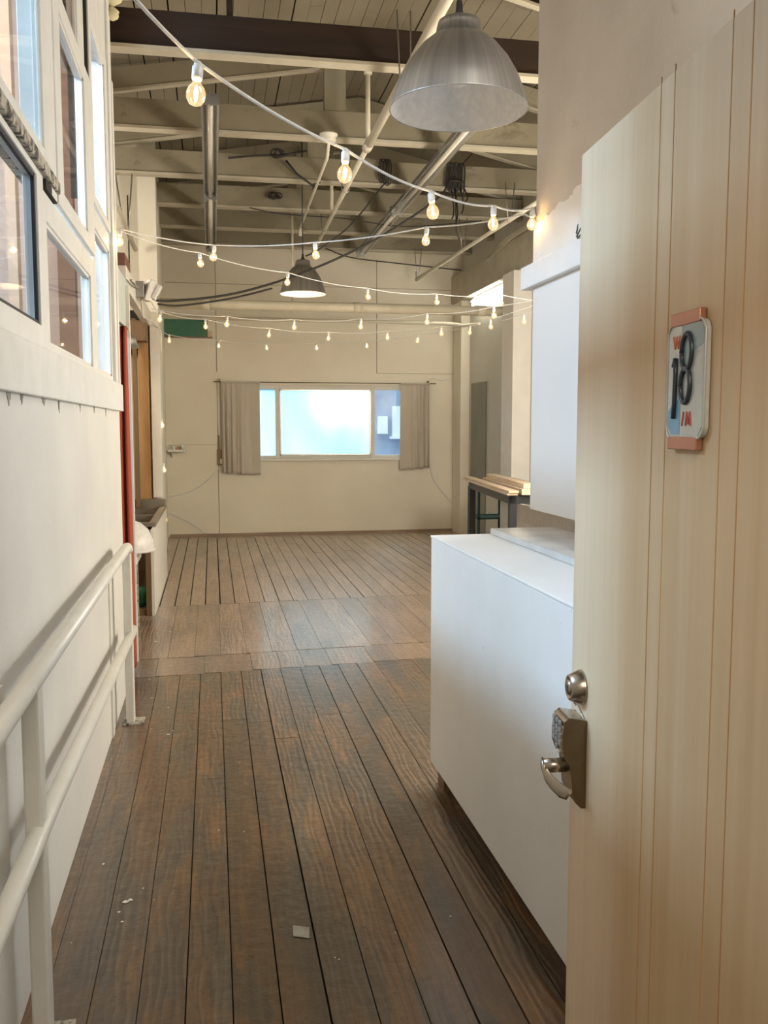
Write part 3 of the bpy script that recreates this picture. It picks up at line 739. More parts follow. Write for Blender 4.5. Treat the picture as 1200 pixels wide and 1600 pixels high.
# ============================================================ FAR WINDOW + CURTAINS
w0 = struct(empty('window_8', ((WX0 + WX1) / 2, YB, WZ0)))
fr = MB(); yf0, yf1 = YB + .03, YB + .09; fwz = .045
fr.box(WX0, WX1, yf0, yf1, WZ0, WZ0 + fwz).box(WX0, WX1, yf0, yf1, WZ1 - .06, WZ1)
for xa, xb in ((WX0, WX0 + .05), (WX1 - .05, WX1), (.893, .950), (2.262, 2.320)): fr.box(xa, xb, yf0 - .01, yf1, WZ0, WZ1)
wpart(fr, 'window_frame', M['trim'], w0, .003)
fr2 = MB()
for xa, xb in ((.950, 2.262),):
    fr2.box(xa, xa + .018, yf0 - .016, yf0 + .01, WZ0 + fwz, WZ1 - .06).box(xb - .018, xb, yf0 - .016, yf0 + .01, WZ0 + fwz, WZ1 - .06)
    fr2.box(xa, xb, yf0 - .016, yf0 + .01, WZ0 + fwz, WZ0 + fwz + .022).box(xa, xb, yf0 - .016, yf0 + .01, WZ1 - .082, WZ1 - .06)
wpart(fr2, 'sliding_sash', M['steel'], w0, .002)
wpart(MB().box(WX0 + .05, 2.262, YB + .058, YB + .062, WZ0 + .04, WZ1 - .05), 'frosted_pane', M['frosted'], w0)
wpart(MB().box(2.320, WX1 - .05, YB + .058, YB + .062, WZ0 + .04, WZ1 - .05), 'clear_pane', M['glass'], w0)
wpart(MB().box(WX0 - .05, WX1 + .05, YB - .045, YB + .03, WZ0 - .03, WZ0), 'window_sill', M['trim'], w0, .004)
# outside the clear pane: neighbouring wall, window and ground
struct(MB().box(-3, 8, 13.2, 30, -.4, -.3).build('ground', M['ext_wall']))
nb = thing('neighbouring_building', 'bluish neighbouring building glimpsed through the clear right pane of the far window', 'building', (4.0, 18.5, -.3))
wpart(MB().box(0, 8, 18.0, 19.5, -.3, 5), 'wall', M['ext_wall'], nb)
wpart(MB().box(3.55, 3.85, 17.9, 18.0, 1.35, 1.95).box(3.25, 3.45, 17.9, 18.0, 1.4, 1.75), 'window', M['ext_white'], nb)
wpart(MB().box(3.5, 3.9, 17.85, 18.0, 1.30, 1.35), 'ledge', M['ext_white'], nb)

def curtain(x0, x1, z0, z1, folds, label, amp=.032, seed=0, hem=0):
    rg = random.Random(seed); t = thing('curtain', label, 'curtain', ((x0 + x1) / 2, YB - .09, z0), 0)
    nx, nz = 90, 26; vs = []
    ph = rg.random() * 6
    for j in range(nz + 1):
        v = j / nz; z = z1 - (z1 - z0) * v
        for i in range(nx + 1):
            u = i / nx
            spread = 1 + .10 * v * (1 if seed == 1 else .3)
            cx = (x0 + x1) / 2; x = cx + (u - .5) * (x1 - x0) * (1.0 if seed == 1 else spread)
            a = amp * (.55 + .6 * v)
            w_ = u if seed == 1 else 1 - u; g_ = 1 - (1 - w_) ** 2.6; k_ = .35 + .65 * (1 - w_)
            d = a * k_ * math.sin(folds * 2 * PI * g_ + ph + .5 * math.sin(v * 2.2 + seed)) + a * .25 * math.sin(folds * 5.3 * PI * g_ + ph * 2 + v) + .012 * math.sin(3 * w_ + 2 * v)
            if j == 0: d *= .5
            zz = z + (hem * (u - .5) * v) + .006 * math.sin(u * 21 + seed) * v
            vs.append((x, YB - .085 + d - .03 * v * v * .5, zz))
    fs = [(j * (nx + 1) + i, j * (nx + 1) + i + 1, (j + 1) * (nx + 1) + i + 1, (j + 1) * (nx + 1) + i) for j in range(nz) for i in range(nx)]
    m = MB(); m.add(vs, fs, 0, True); o = wpart(m, 'cloth', M['linen'], t)
    s = o.modifiers.new('thickness', 'SOLIDIFY'); s.thickness = .003
    h = MB()
    h.tube([(x0 + (x1 - x0) * k / 30, YB - .085 + .006 * math.sin(k * 2.1), z1 + .004) for k in range(31)], .013, 8); wpart(h, 'rod_pocket', M['linen'], t)
    return t
curtain(.135, .668, .88, 2.150, 4.2, 'grey linen curtain on the left side of the far window', seed=1, hem=-.04)
curtain(2.672, 3.10, .93, 2.150, 3.4, 'grey linen curtain on the right side of the far window', seed=2, hem=.03)
rod = thing('curtain_rod', 'thin dark metal curtain rod above the far window', 'curtain rod', (1.6, YB - .085, 2.155))
wpart(MB().tube([(.04, YB - .085, 2.157), (3.20, YB - .085, 2.157)], .006, 8), 'rod', M['nickel_dark'], rod)
for x in (.12, 3.09): wpart(MB().box(x - .006, x + .006, YB - .09, YB, 2.150, 2.20), 'bracket', M['nickel_dark'], rod)

# green board, wall shelf with little things, junction on the left of the window
gb = thing('green_board', 'green painted board set high in the left end of the back wall', 'board', (-.3, YB, 2.76))
wpart(MB().box(-.66, -.045, YB - .018, YB, 2.775, 3.03), 'panel', M['green'], gb)
wpart(MB().box(-.66, .035, YB - .024, YB, 2.755, 2.775).box(-.045, -.03, YB - .024, YB, 2.775, 3.0), 'frame', M['brown_trim'], gb)
wpart(MB().box(-.03, .032, YB - .02, YB, 2.775, 2.86), 'corner_block', M['pine'], gb)
ws = thing('wall_shelf', 'small white shelf low on the left end of the back wall', 'shelf', (-.45, YB, 1.18))
wpart(MB().box(-.60, -.36, YB - .20, YB, 1.195, 1.225), 'shelf_board', M['white_plastic'], ws, .006)
wpart(MB().prism([(YB - .15, 1.195), (YB, 1.195), (YB, 1.10)], 'X', -.55, -.535), 'bracket', M['white_plastic'], ws)
def onshelf(name, prof, loc, m, label, cat): tag(MB().lathe(prof, 16, loc).build(name, m), label, cat)
onshelf('jar', [(0, 0), (.018, 0), (.02, .02), (.012, .05), (.012, .06), (0, .06)], (-.52, YB - .10, 1.2255), M['white_plastic'], 'little white jar on the small wall shelf, on the left', 'jar')
onshelf('cup', [(0, 0), (.016, 0), (.024, .03), (.03, .06), (.0, .06)], (-.40, YB - .10, 1.2255), M['white_plastic'], 'little white cup on the small wall shelf, on the right', 'cup')
tag(MB().box(-.475, -.44, YB - .12, YB - .09, 1.2255, 1.26).tube([(-.45, YB - .11, 1.24), (-.415, YB - .11, 1.235)], .006, 8).build('trinket', M['copper']), 'small brown trinket between the jar and cup on the shelf', 'ornament')
jb = thing('power_outlet', 'brown wall outlet box beside the bottom of the left curtain', 'outlet', (.105, YB, 1.08))
wpart(MB().box(.07, .14, YB - .03, YB, 1.00, 1.22), 'outlet_box', M['brown_trim'], jb, .003)
wpart(MB().box(.09, .105, YB - .03, YB, 1.22, 1.42), 'conduit', M['brown_trim'], jb)
wpart(MB().box(.11, .15, YB - .045, YB - .03, 1.02, 1.09), 'plug', M['white_plastic'], jb, .003)
def cord(name, pts, r, m, label, cat='cable', n=8, smooth=5):
    P = [Vector(p) for p in pts]; out = []
    for i in range(len(P) - 1):
        p0 = P[max(i - 1, 0)]; p1 = P[i]; p2 = P[i + 1]; p3 = P[min(i + 2, len(P) - 1)]
        for k in range(smooth):
            t = k / smooth
            out.append(.5 * ((2 * p1) + (p2 - p0) * t + (2 * p0 - 5 * p1 + 4 * p2 - p3) * t * t + (3 * p1 - p0 - 3 * p2 + p3) * t ** 3))
    out.append(P[-1])
    mb = MB().tube(out, r, n)
    if label: return tag(mb.build(name, m), label, cat)
    return mb, out
yw = YB - .012
cord('extension_cord', [(.12, yw, 1.0), (.02, yw, .88), (-.15, yw, .72), (-.35, yw, .62), (-.6, yw, .56)], .006, M['white_cord'], 'white cord sagging left from the outlet under the left curtain')
cord('extension_cord', [(-.6, yw, .33), (-.4, yw, .24), (-.2, yw, .12), (-.12, yw, .05), (-.02, yw, .038)], .006, M['white_cord'], 'white cord running down the back wall to the floor by the far left corner')
cord('extension_cord', [(3.10, yw, 1.1), (3.14, yw, .95), (3.20, yw, .75), (3.40, yw, .50), (3.58, yw, .28)], .010, M['white_cord'], 'white cord drooping to the right below the right curtain')
cord('thin_wire', [(3.12, yw, 2.18), (3.16, yw, 2.24), (3.3, yw, 2.21), (3.46, yw, 2.25)], .004, M['white_cord'], 'thin pale wire on the back wall right of the curtain rod', 'wire')

# ============================================================ FAR RIGHT: OUTLET, CONDUIT, LIT FLUORESCENT, BENCH
cn = thing('wall_conduit', 'vertical white conduit with an outlet box on the far right wall', 'conduit', (3.57, 10.6, 1.25))
wpart(MB().tube([(3.575, 10.62, 1.33), (3.575, 10.62, 3.3)], .012, 8), 'pipe', M['trim'], cn)
wpart(MB().box(3.545, 3.60, 10.57, 10.69, 1.24, 1.36), 'outlet_box', M['white_plastic'], cn, .003)
fx = thing('wall_light', 'glowing fluorescent light under the header beam on the far right wall', 'light', (3.56, 11.5, 3.2))
wpart(MB().box(3.53, 3.60, 10.85, 12.2, 3.215, 3.285), 'housing', M['white_plastic'], fx, .004)
wpart(MB().tube([(3.515, 10.88, 3.235), (3.515, 12.17, 3.235)], .016, 12), 'tube', M['tube_lit'], fx)
wpart(MB().tube([(3.525, 10.88, 3.19), (3.525, 12.17, 3.19)], .016, 12), 'tube', M['tube_lit'], fx)

bn = thing('workbench', 'black steel workbench standing by the far right wall', 'workbench', (2.95, 9.8, 0))
# near-left corner A, far-left corner B, near right C
A = Vector((2.72, 8.10, 0)); B = Vector((2.97, 10.35, 0)); dAB = (B - A).normalized(); rr = Vector((dAB.y, -dAB.x, 0)); zt = .90
def q(a, b_, z): p = A + dAB * a + rr * b_; return (p.x, p.y, z)
Lb = (B - A).length; Wb = .60
def qbox(a0, a1, b0, b1, z0, z1):
    m = MB(); vs = [q(a, b_, z) for z in (z0, z1) for b_ in (b0, b1) for a in (a0, a1)]
    return m.add(vs, [(0, 2, 3, 1), (4, 5, 7, 6), (0, 1, 5, 4), (2, 6, 7, 3), (0, 4, 6, 2), (1, 3, 7, 5)])
wpart(qbox(0, Lb, 0, .035, zt - .085, zt), 'side_rail', M['black_metal'], bn, .002)
wpart(qbox(0, Lb, Wb - .035, Wb, zt - .085, zt), 'side_rail', M['black_metal'], bn, .002)
wpart(qbox(0, .035, 0, Wb, zt - .085, zt), 'end_rail', M['black_metal'], bn, .002)
wpart(qbox(Lb - .035, Lb, 0, Wb, zt - .085, zt), 'end_rail', M['black_metal'], bn, .002)
wpart(qbox(.0, Lb, 0, Wb, zt - .012, zt + .004), 'bench_top', M['black_metal'], bn, .002)
for a, b_ in ((0, 0), (Lb - .07, 0), (0, Wb - .07), (Lb - .07, Wb - .07)):
    wpart(qbox(a, a + .07, b_, b_ + .07, 0, zt - .01), 'leg', M['black_metal'], bn, .003)
# teal rack under / behind it
rk = thing('steel_rack', 'teal steel frame rack standing just behind the black workbench', 'rack', (3.31, 10.64, 0))
rx0, rx1, ry0, ry1 = 3.11, 3.53, 10.44, 10.88
for a, b_ in ((rx0, ry0), (rx1 - .028, ry0), (rx0, ry1 - .028), (rx1 - .028, ry1 - .028)):
    wpart(MB().box(a, a + .028, b_, b_ + .028, 0, .80), 'leg', M['teal'], rk)
for zz in (.43, .785):
    wpart(MB().box(rx0, rx1, ry0, ry0 + .022, zz, zz + .022), 'rail', M['teal'], rk)
    wpart(MB().box(rx0, rx1, ry1 - .022, ry1, zz, zz + .022), 'rail', M['teal'], rk)
    wpart(MB().box(rx0, rx0 + .022, ry0, ry1, zz, zz + .022), 'rail', M['teal'], rk)
    wpart(MB().box(rx1 - .022, rx1, ry0, ry1, zz, zz + .022), 'rail', M['teal'], rk)
wpart(MB().box(rx0 + .01, rx1 - .01, ry0 + .01, ry1 - .01, .436, .444), 'shelf', M['teal'], rk)
zt += .0045
for a0, a1, b0, b1, z0, h, lb in ((-.10, Lb + .18, -.045, .055, zt, .022, 'long pale pine plank along the near edge of the workbench top'),
                                  (-.12, Lb + .12, -.035, .060, zt + .023, .02, 'pale pine plank laid on top of the edge plank of the workbench'),
                                  (-.06, Lb - .35, .10, .20, zt, .055, 'pale pine board second from the edge of the workbench'),
                                  (-.02, Lb - .3, .22, .31, zt, .045, 'pale pine board in the middle of the workbench top'),
                                  (.0, Lb - .42, .13, .24, zt + .056, .045, 'uppermost pale pine board of the pile on the workbench'),
                                  (.02, Lb - .2, .38, .47, zt, .05, 'pale pine board farthest back on the workbench')):
    m_ = MB(); src = qbox(a0, a1, b0, b1, z0, z0 + h)
    tag(src.build('plank', M['pine'], None, .002), lb, 'plank')

# ============================================================ LEFT NOOK
rc = thing('red_curtain', 'rust red curtain hanging beside the end of the left partition', 'curtain', (-.56, 5.75, .1))
vs = []; nx, nz = 72, 18
for j in range(nz + 1):
    v = j / nz; z = 2.145 - (2.145 - .02) * v
    for i in range(nx + 1):
        u = i / nx; x = -.64 + .141 * u + .004 * math.sin(v * 3 + u * 5); y = 5.80 + .04 * u + .030 * math.sin(u * 4 * 2 * PI + .9 * math.sin(v * 2.2)) * (.7 + .3 * v)
        vs.append((x, y, z - .18 * (1 - u) * 0))
cl = MB().add(vs, [(j * (nx + 1) + i, j * (nx + 1) + i + 1, (j + 1) * (nx + 1) + i + 1, (j + 1) * (nx + 1) + i) for j in range(nz) for i in range(nx)], 0, True)
o = wpart(cl, 'cloth', M['red_cloth'], rc); s_ = o.modifiers.new('thickness', 'SOLIDIFY'); s_.thickness = .003
wpart(MB().tube([(-.55, 5.37, 2.15), (-.515, 6.02, 2.15)], .008, 8), 'rod', M['nickel_dark'], rc)
struct(MB().box(-.520, -.497, 6.03, 6.06, 0, 2.42).build('trim_11', M['trim'], None, .003))
struct(MB().box(-.60, -.575, 5.38, 6.95, 2.16, 2.56).build('wall_nook_board', M['paleboard']))
struct(MB().box(-.66, -.598, 7.05, 9.99, 2.555, 2.715).build('wall_nook_header', M['trim'], None, .003))
# dark box above, seen over the board
tag(MB().box(-1.1, -.602, 7.02, 7.45, 2.716, 2.80).build('wooden_box', M['redwood'], None, .004), 'reddish brown wooden box on top of the nook header', 'box')
# interior of nook
wall('wall_nook_back', -3.5, -.63, 9.85, 9.95, 0, 2.72, M['tan'])
struct(MB().box(-.72, -.62, 9.60, 9.70, .73, 2.6).build('trim_12', M['stud'], None, .003))
struct(MB().box(-.76, -.722, 9.40, 9.50, .73, 2.6).build('trim_13', M['dark_stud'], None, .003))
struct(MB().box(-.90, -.62, 9.38, 9.58, 2.38, 2.58).build('trim_14', M['dark_stud'], None, .003))
struct(MB().box(-1.8, -.64, 9.76, 9.84, 2.28, 2.72).build('wall_nook_void', M['dark_gap']))
# pendant in the nook
pn = thing('pendant_lamp', 'small lit metal dome lamp inside the left nook', 'lamp', (-.86, 9.0, 2.28))
prof = [(.02, .26), (.06, .25), (.10, .20), (.16, .10), (.20, .0), (.197, .0), (.155, .10), (.095, .195), (.0, .24)]
MB().lathe(prof, 30).build('lamp_shade', M['aluminium'], pn); MB().lathe([(0, .04), (.05, .055), (.06, .09), (.03, .13), (0, .14)], 16).build('bulb', M['lit_enamel'], pn)
MB().tube([(0, 0, .25), (0, 0, 2.15)], .006, 8).build('cord', M['black_rubber'], pn)
# sink / trough and the board below it
sk = thing('utility_sink', 'stained stainless steel trough sink in the left nook', 'sink', (-.85, 8.65, .45))
s1 = MB().box(-1.25, -.485, 7.80, 9.58, .72, .735)   # rim outline as four strips
s1 = MB()
s1.box(-1.25, -.475, 7.80, 7.86, .70, .735).box(-1.25, -.475, 9.50, 9.58, .70, .80).box(-.53, -.475, 7.86, 9.50, .70, .735).box(-1.25, -1.2, 7.86, 9.5, .70, .735).box(-1.2, -.53, 8.62, 8.66, .66, .725)
wpart(s1, 'rim', M['sink'], sk, .003)
bs_ = MB().box(-1.2, -.53, 7.86, 9.5, .40, .41).box(-1.2, -1.19, 7.86, 9.5, .41, .70).box(-.54, -.53, 7.86, 9.5, .41, .70).box(-1.2, -.53, 7.86, 7.87, .41, .70).box(-1.2, -.53, 9.49, 9.5, .41, .70)
wpart(bs_, 'basin', M['sink'], sk)
wpart(MB().box(-1.2, -.60, 7.78, 7.80, .50, .70), 'apron', M['nickel_dark'], sk)
sp_ = thing('side_board', 'cream painted board enclosing the side of the trough sink', 'board', (-.49, 8.6, 0))
wpart(MB().box(-.502, -.478, 7.53, 9.62, 0, .698), 'board', M['trim'], sp_)
wpart(MB().box(-.545, -.503, 7.53, 7.62, 0, .698), 'stud', M['dark_stud'], sp_)
wpart(MB().box(-1.2, -.546, 7.55, 7.60, 0.0, .05), 'sole_plate', M['dark_stud'], sp_)
tubm = thing('plastic_tub', 'white plastic tub hanging in front of the trough sink', 'tub', (-.70, 7.15, .55))
tp = [(0, .0), (.20, .0), (.205, .02), (.195, .08), (.16, .16), (.10, .215), (.03, .235), (0, .238)]
wpart(MB().lathe(tp, 36, (-.655, 7.2, .585)), 'shell', M['white_plastic'], tubm)
wpart(MB().lathe([(.20, 0), (.212, -.004), (.212, .012), (.20, .014)], 36, (-.655, 7.2, .585)), 'lip', M['white_plastic'], tubm)
cb_ = thing('old_cabinet', 'distressed cabinet with peeling paint under the white tub', 'cabinet', (-.8, 7.2, 0))
wpart(MB().box(-1.1, -.60, 7.0, 7.42, .03, .50), 'body', M['mottled'], cb_, .004)
wpart(MB().box(-.605, -.575, 7.10, 7.16, 0, .54), 'post', M['weathered'], cb_)
wpart(MB().box(-1.1, -.57, 6.95, 7.44, .50, .58), 'top', M['white_plastic'], cb_, .003)
wb_ = MB().lathe([(0, 0), (.06, 0), (.085, .05), (.075, .12), (.03, .16), (0, .165)], 20, (-.60, 7.70, .0525))
tag(wb_.build('watering_can', M['greenplastic']), 'green plastic bottle on the floor under the trough sink', 'bottle')
bpy.data.objects['watering_can'].name = 'plastic_bottle'

# security flood light on the nook header
fl_ = thing('flood_light', 'beige metal box light on a rod above the left nook opening', 'light', (-.55, 7.98, 2.60))
wpart(MB().box(-.597, -.53, 7.9, 8.05, 2.60, 2.735), 'junction_box', M['steel'], fl_, .004)
R_ = Matrix.Rotation(math.radians(18), 3, 'Y') @ Matrix.Rotation(math.radians(20), 3, 'Z')
wpart(MB().box(-.525, -.462, 7.9, 8.02, 2.575, 2.755, rot=R_), 'lamp_head', M['lamp_white'], fl_, .01)
wpart(MB().box(-.452, -.412, 7.9, 8.0, 2.585, 2.715, rot=Matrix.Rotation(math.radians(28), 3, 'Y')), 'lens', M['lamp_white'], fl_, .008)
wpart(MB().box(-.54, -.42, 7.94, 7.97, 2.60, 2.63), 'bracket', M['steel'], fl_)
wpart(MB().tube([(-.562, 7.0, 2.60), (-.565, 7.5, 2.63), (-.575, 7.92, 2.68)], .009, 8), 'arm', M['steel'], fl_)
cord('thin_wire', [(-.56, 8.0, 2.598), (-.575, 8.3, 2.50), (-.585, 8.8, 2.535), (-.55, 9.4, 2.56), (-.495, 9.7, 2.50), (-.495, 9.72, 2.3)], .007, M['trim'], 'pale wire looping down below the flood light', 'wire')

# ============================================================ PIPES AND STRIP LIGHTS
mp_ = thing('water_pipe', 'thick cream pipe crossing the room in front of the back wall', 'pipe', (1.4, 10.5, 2.88))
wpart(MB().tube([(-.58, 10.5, 2.895), (3.42, 10.5, 2.895)], .057, 20), 'pipe', M['pipe'], mp_)
for x in (1.62, 3.1, -.1): wpart(MB().tube([(x, 10.5, 2.895), (x + .10, 10.5, 2.895)], .063, 20), 'collar', M['pipe'], mp_)
for x in (.93,): wpart(MB().tube([(x, 10.5, 2.82), (x, 10.5, 3.95)], .012, 8).tube([(x, 10.5, 2.83), (x, 10.5, 2.98)], .022, 10), 'hanger', M['pipe'], mp_)
tp_ = thing('water_pipe', 'thin cream pipe running below the thick one near the back wall', 'pipe', (1.4, 12.2, 2.9))
wpart(MB().tube([(-.6, 12.2, 2.94), (3.15, 12.2, 2.94), (3.3, 12.2, 2.93), (3.38, 12.1, 2.90), (3.42, 11.5, 2.86)], .022, 12), 'pipe', M['conduit'], tp_)
sp1 = thing('sprinkler_pipe', 'cream sprinkler pipe running away under the trusses right of centre', 'pipe', (1.28, 7.5, 3.79))
wpart(MB().tube([(1.25, 2.6, 3.785), (1.275, 7.45, 3.785)], .032, 16), 'pipe', M['pipe'], sp1)
wpart(MB().tube([(1.275, 7.45, 3.785), (1.33, 12.1, 3.785)], .022, 14), 'pipe', M['pipe'], sp1)
wpart(MB().tube([(1.275, 7.40, 3.785), (1.275, 7.52, 3.785)], .04, 16), 'coupling', M['pipe'], sp1)
for x, y in ((1.275, 7.46), (1.30, 9.9)): wpart(MB().tube([(x, y, 3.8), (x, y, 4.55)], .019, 10).tube([(x, y, 4.34), (x, y, 4.38)], .034, 12), 'drop_pipe', M['pipe'], sp1)
for x, y in ((1.26, 5.95), (1.29, 8.8), (1.31, 10.6)):
    wpart(MB().tube([(x - .045, y + .05, 4.2), (x - .036, y, 3.80)] + [(x + .036 * math.cos(t), y, 3.785 + .036 * math.sin(t)) for t in [PI + k * PI / 6 for k in range(7)]] + [(x + .036, y, 3.80), (x + .045, y + .05, 4.2)], .005, 6), 'hanger', M['steel'], sp1)
c2 = thing('conduit', 'thin white conduit dropping from the round junction box towards the far lamp', 'conduit', (1.0, 7.6, 3.85))
wpart(MB().lathe([(0, 0), (.055, 0), (.06, .012), (.06, .045), (.075, .05), (.075, .06), (0, .06)], 24, (.985, 7.68, 3.868)), 'junction_box', M['conduit'], c2)
wpart(MB().tube([(.985, 7.66, 3.865), (1.0, 7.9, 3.80), (1.03, 10.6, 3.79)], .013, 10), 'pipe', M['conduit'], c2)
wpart(MB().tube([(1.03, 10.6, 3.80), (1.03, 10.6, 3.70)], .020, 10), 'end_cap', M['conduit'], c2)
c3 = thing('conduit', 'thin cream pipe slanting below the trusses at the far right', 'conduit', (2.85, 10.3, 3.55))
wpart(MB().tube([(3.0, 7.9, 3.60), (2.80, 12.45, 3.55)], .022, 12), 'pipe', M['pipe'], c3)
wpart(MB().tube([(2.80, 12.43, 3.53), (2.80, 12.45, 3.66)], .014, 8), 'end_fitting', M['pipe'], c3)
for y, x in ((10.4, 2.89), (12.35, 2.80), (8.9, 2.95)):
    wpart(MB().tube([(x - .05, y, 3.95), (x - .012, y, 3.56), (x + .012, y, 3.56), (x + .05, y, 3.95)], .005, 6), 'hanger', M['steel'], c3)
def strip(x, ys, label):
    t = thing('strip_light', label, 'light', (x, (ys[0] + ys[-1]) / 2, 3.8))
    for a, b_ in zip(ys[:-1], ys[1:]):
        prof = [(-.066, 3.80), (-.062, 3.845), (-.03, 3.868), (.03, 3.868), (.062, 3.845), (.066, 3.80), (.058, 3.80), (.03, 3.84), (-.03, 3.84), (-.058, 3.80)]
        m_ = MB().prism([(x + u, z) for u, z in prof], 'Y', a + .01, b_ - .03)
        wpart(m_, 'reflector', M['steel'], t)
        wpart(MB().tube([(x - .0, a + .04, 3.806), (x - .0, b_ - .06, 3.806)], .019, 14), 'tube', M['tube'], t)
        wpart(MB().box(x - .055, x + .055, b_ - .045, b_ - .028, 3.775, 3.868).box(x - .048, x - .036, b_ - .05, b_ - .02, 3.75, 3.79).box(x + .036, x + .048, b_ - .05, b_ - .02, 3.75, 3.79), 'end_bracket', M['steel'], t)
        wpart(MB().box(x - .066, x + .066, a, a + .012, 3.79, 3.868), 'end_cap', M['steel'], t)
    return t
strip(.028, (6.75, 9.45, 12.2), 'unlit metal strip light hanging left of centre, straight ahead')
strip(1.97, (6.85, 9.75, 12.15), 'unlit metal strip light slanting under the near hanging lamp')

# ============================================================ PENDANT LAMPS
def pendant(loc, R, H, label, lit, top):
    t = thing('pendant_lamp', label, 'lamp', loc)
    pr = [(R * .03, H), (R * .27, H), (R * .30, H * .985), (R * .32, H * .93), (R * .345, H * .815), (R * .40, H * .80), (R * .55, H * .70), (R * .72, H * .53), (R * .86, H * .33), (R * .95, H * .13), (R, 0), (R * 1.006, -.004), (R * .99, -.004)]
    sh = MB().lathe(pr, 64); sh.build('lamp_shade', M['aluminium'], t)
    inn = [(R * .99, -.003), (R * .94, H * .13), (R * .85, H * .33), (R * .71, H * .52), (R * .54, H * .69), (R * .38, H * .79), (0, H * .80)]
    MB().lathe(inn, 64).build('shade_lining', M['lamp_white'], t)
    MB().lathe([(0, H + .07), (.010, H + .065), (.013, H + .03), (.026, H + .01), (.03, H), (0, H)], 20).build('cord_grip', M['black_rubber'], t)
    MB().tube([(0, 0, H + .05), (0, 0, top - loc[2])], .006, 8).build('cord', M['black_rubber'], t)
    MB().lathe([(0, H * .8), (.025, H * .8), (.025, H * .62), (0, H * .62)], 18).build('lamp_socket', M['white_plastic'], t)
    z0 = H * .45
    MB().lathe([(0, z0 - .06), (.03, z0 - .05), (.045, z0 - .015), (.04, z0 + .02), (.022, z0 + .05), (.02, z0 + .07)], 22).build('light_bulb', M['lit_enamel'] if lit else M['lamp_white'], t)
    return t
pendant((.872, 3.21, 2.645), .243, .295, 'large unlit spun aluminium dome lamp hanging near the camera', 0, 4.68)
pendant((.97, 9.75, 2.93), .243, .345, 'lit aluminium dome lamp hanging in the far half of the room', 22, 4.68)

# ============================================================ STRING LIGHTS
def bulbset():
    sock = MB().lathe([(0, .0), (.0085, .0), (.010, -.008), (.0125, -.010), (.0125, -.034), (.0105, -.040), (0, -.040)], 16)
    sock.lathe([(0, .004), (.006, .003), (.007, -.004)], 10)
    bulb = MB().lathe([(.0085, -.036), (.0095, -.044), (.012, -.050), (.0185, -.058), (.0222, -.070), (.0212, -.082), (.015, -.093), (.006, -.0975), (0, -.098)], 20)
    fil = MB().lathe([(0, -.050), (.003, -.053), (.0045, -.062), (.005, -.075), (.003, -.084), (0, -.086)], 8)
    return sock, bulb, fil
_s, _b, _f = bulbset()
def meshof(mb, name, m):
    o = mb.build(name, m); me = o.data; bpy.data.objects.remove(o); return me
SOCK = meshof(_s, 'socket', M['white_plastic']); BULB = meshof(_b, 'bulb', M['bulb']); FIL = meshof(_f, 'filament', M['filament'])
# merge bulb glass and filament in one mesh with two materials
bm = bmesh.new(); bm.from_mesh(BULB); n0 = len(bm.faces); bm.from_mesh(FIL)
bm.faces.ensure_lookup_table()
for f in bm.faces[n0:]: f.material_index = 1
GB = bpy.data.meshes.new('glowing_bulb'); bm.to_mesh(GB); bm.free(); GB.materials.append(M['bulb']); GB.materials.append(M['filament'])
LD = bpy.data.lights.new('bulb_light', 'POINT'); LD.energy = 2.8; LD.color = (1, .66, .32); LD.shadow_soft_size = .006
def catenary(pts, sag, n=8):
    out = []
    for a, b_ in zip(pts[:-1], pts[1:]):
        a = Vector(a); b_ = Vector(b_)
        for k in range(n):
            t = k / n; p = a.lerp(b_, t); p.z -= sag * 4 * t * (1 - t); out.append(p)
    out.append(Vector(pts[-1])); return out
def string(label, pts, bulbs, sag=.012, r=.0035, light=True):
    root = thing('string_lights', label, 'string lights', pts[len(pts) // 2])
    mb = MB().tube(catenary(pts, sag), r, 8); wpart(mb, 'cord', M['white_cord'], root)
    for b_ in bulbs:
        rot = (random.uniform(-.12, .12), random.uniform(-.12, .12), random.uniform(0, 6))
        so = bpy.data.objects.new('socket', SOCK); COL.objects.link(so); so.parent = root
        so.location = Vector(b_) - Vector(root.location); so.rotation_euler = rot
        bo = bpy.data.objects.new('bulb', GB); COL.objects.link(bo); bo.parent = so
        if light:
            lo = bpy.data.objects.new('bulb_light', LD); COL.objects.link(lo); lo.parent = so; lo.location = (0, 0, -.070)
    return root
def up(p, h=.075): return (p[0], p[1], p[2] + h)
B1 = [up(p, .068) for p in [(-.016, 2.18, 2.281), (.398, 2.714, 2.269), (.77, 3.197, 2.287), (1.159, 3.704, 2.372)]] + [up((1.436, 4.005, 2.462), .05)]
string('white cord of globe bulbs nearest the camera, from upper left to right wall', [(-.50, 1.35, 2.66), (-.28, 1.83, 2.50)] + B1 + [(1.478, 4.07, 2.50)], B1, .015, .0042)
B2 = [up(p) for p in [(-.475, 5.30, 2.54), (.035, 5.714, 2.55), (.61, 5.42, 2.53), (1.16, 4.9, 2.53)]]
string('second string of globe bulbs from the window partition corner to the right wall', [(-.505, 5.35, 2.63)] + B2 + [(1.47, 4.2, 2.53), (1.478, 4.07, 2.50)], B2, .012, .0038)
B3 = [up(p) for p in [(-.059, 6.243, 2.6), (.577, 6.912, 2.6), (1.282, 7.549, 2.6), (1.92, 7.754, 2.6), (2.474, 7.7, 2.6)]]
string('third string of bulbs, crossing just above the far hanging lamp rim', [(-.505, 5.38, 2.63)] + B3 + [(3.55, 8.6, 2.75)], B3, .02, .003)
B4 = [up(p) for p in [(-.438, 8.614, 2.5), (-.043, 9.133, 2.5), (.618, 9.827, 2.5), (1.286, 10.094, 2.5), (1.897, 9.87, 2.5), (2.365, 9.339, 2.5), (2.677, 8.625, 2.5)]]
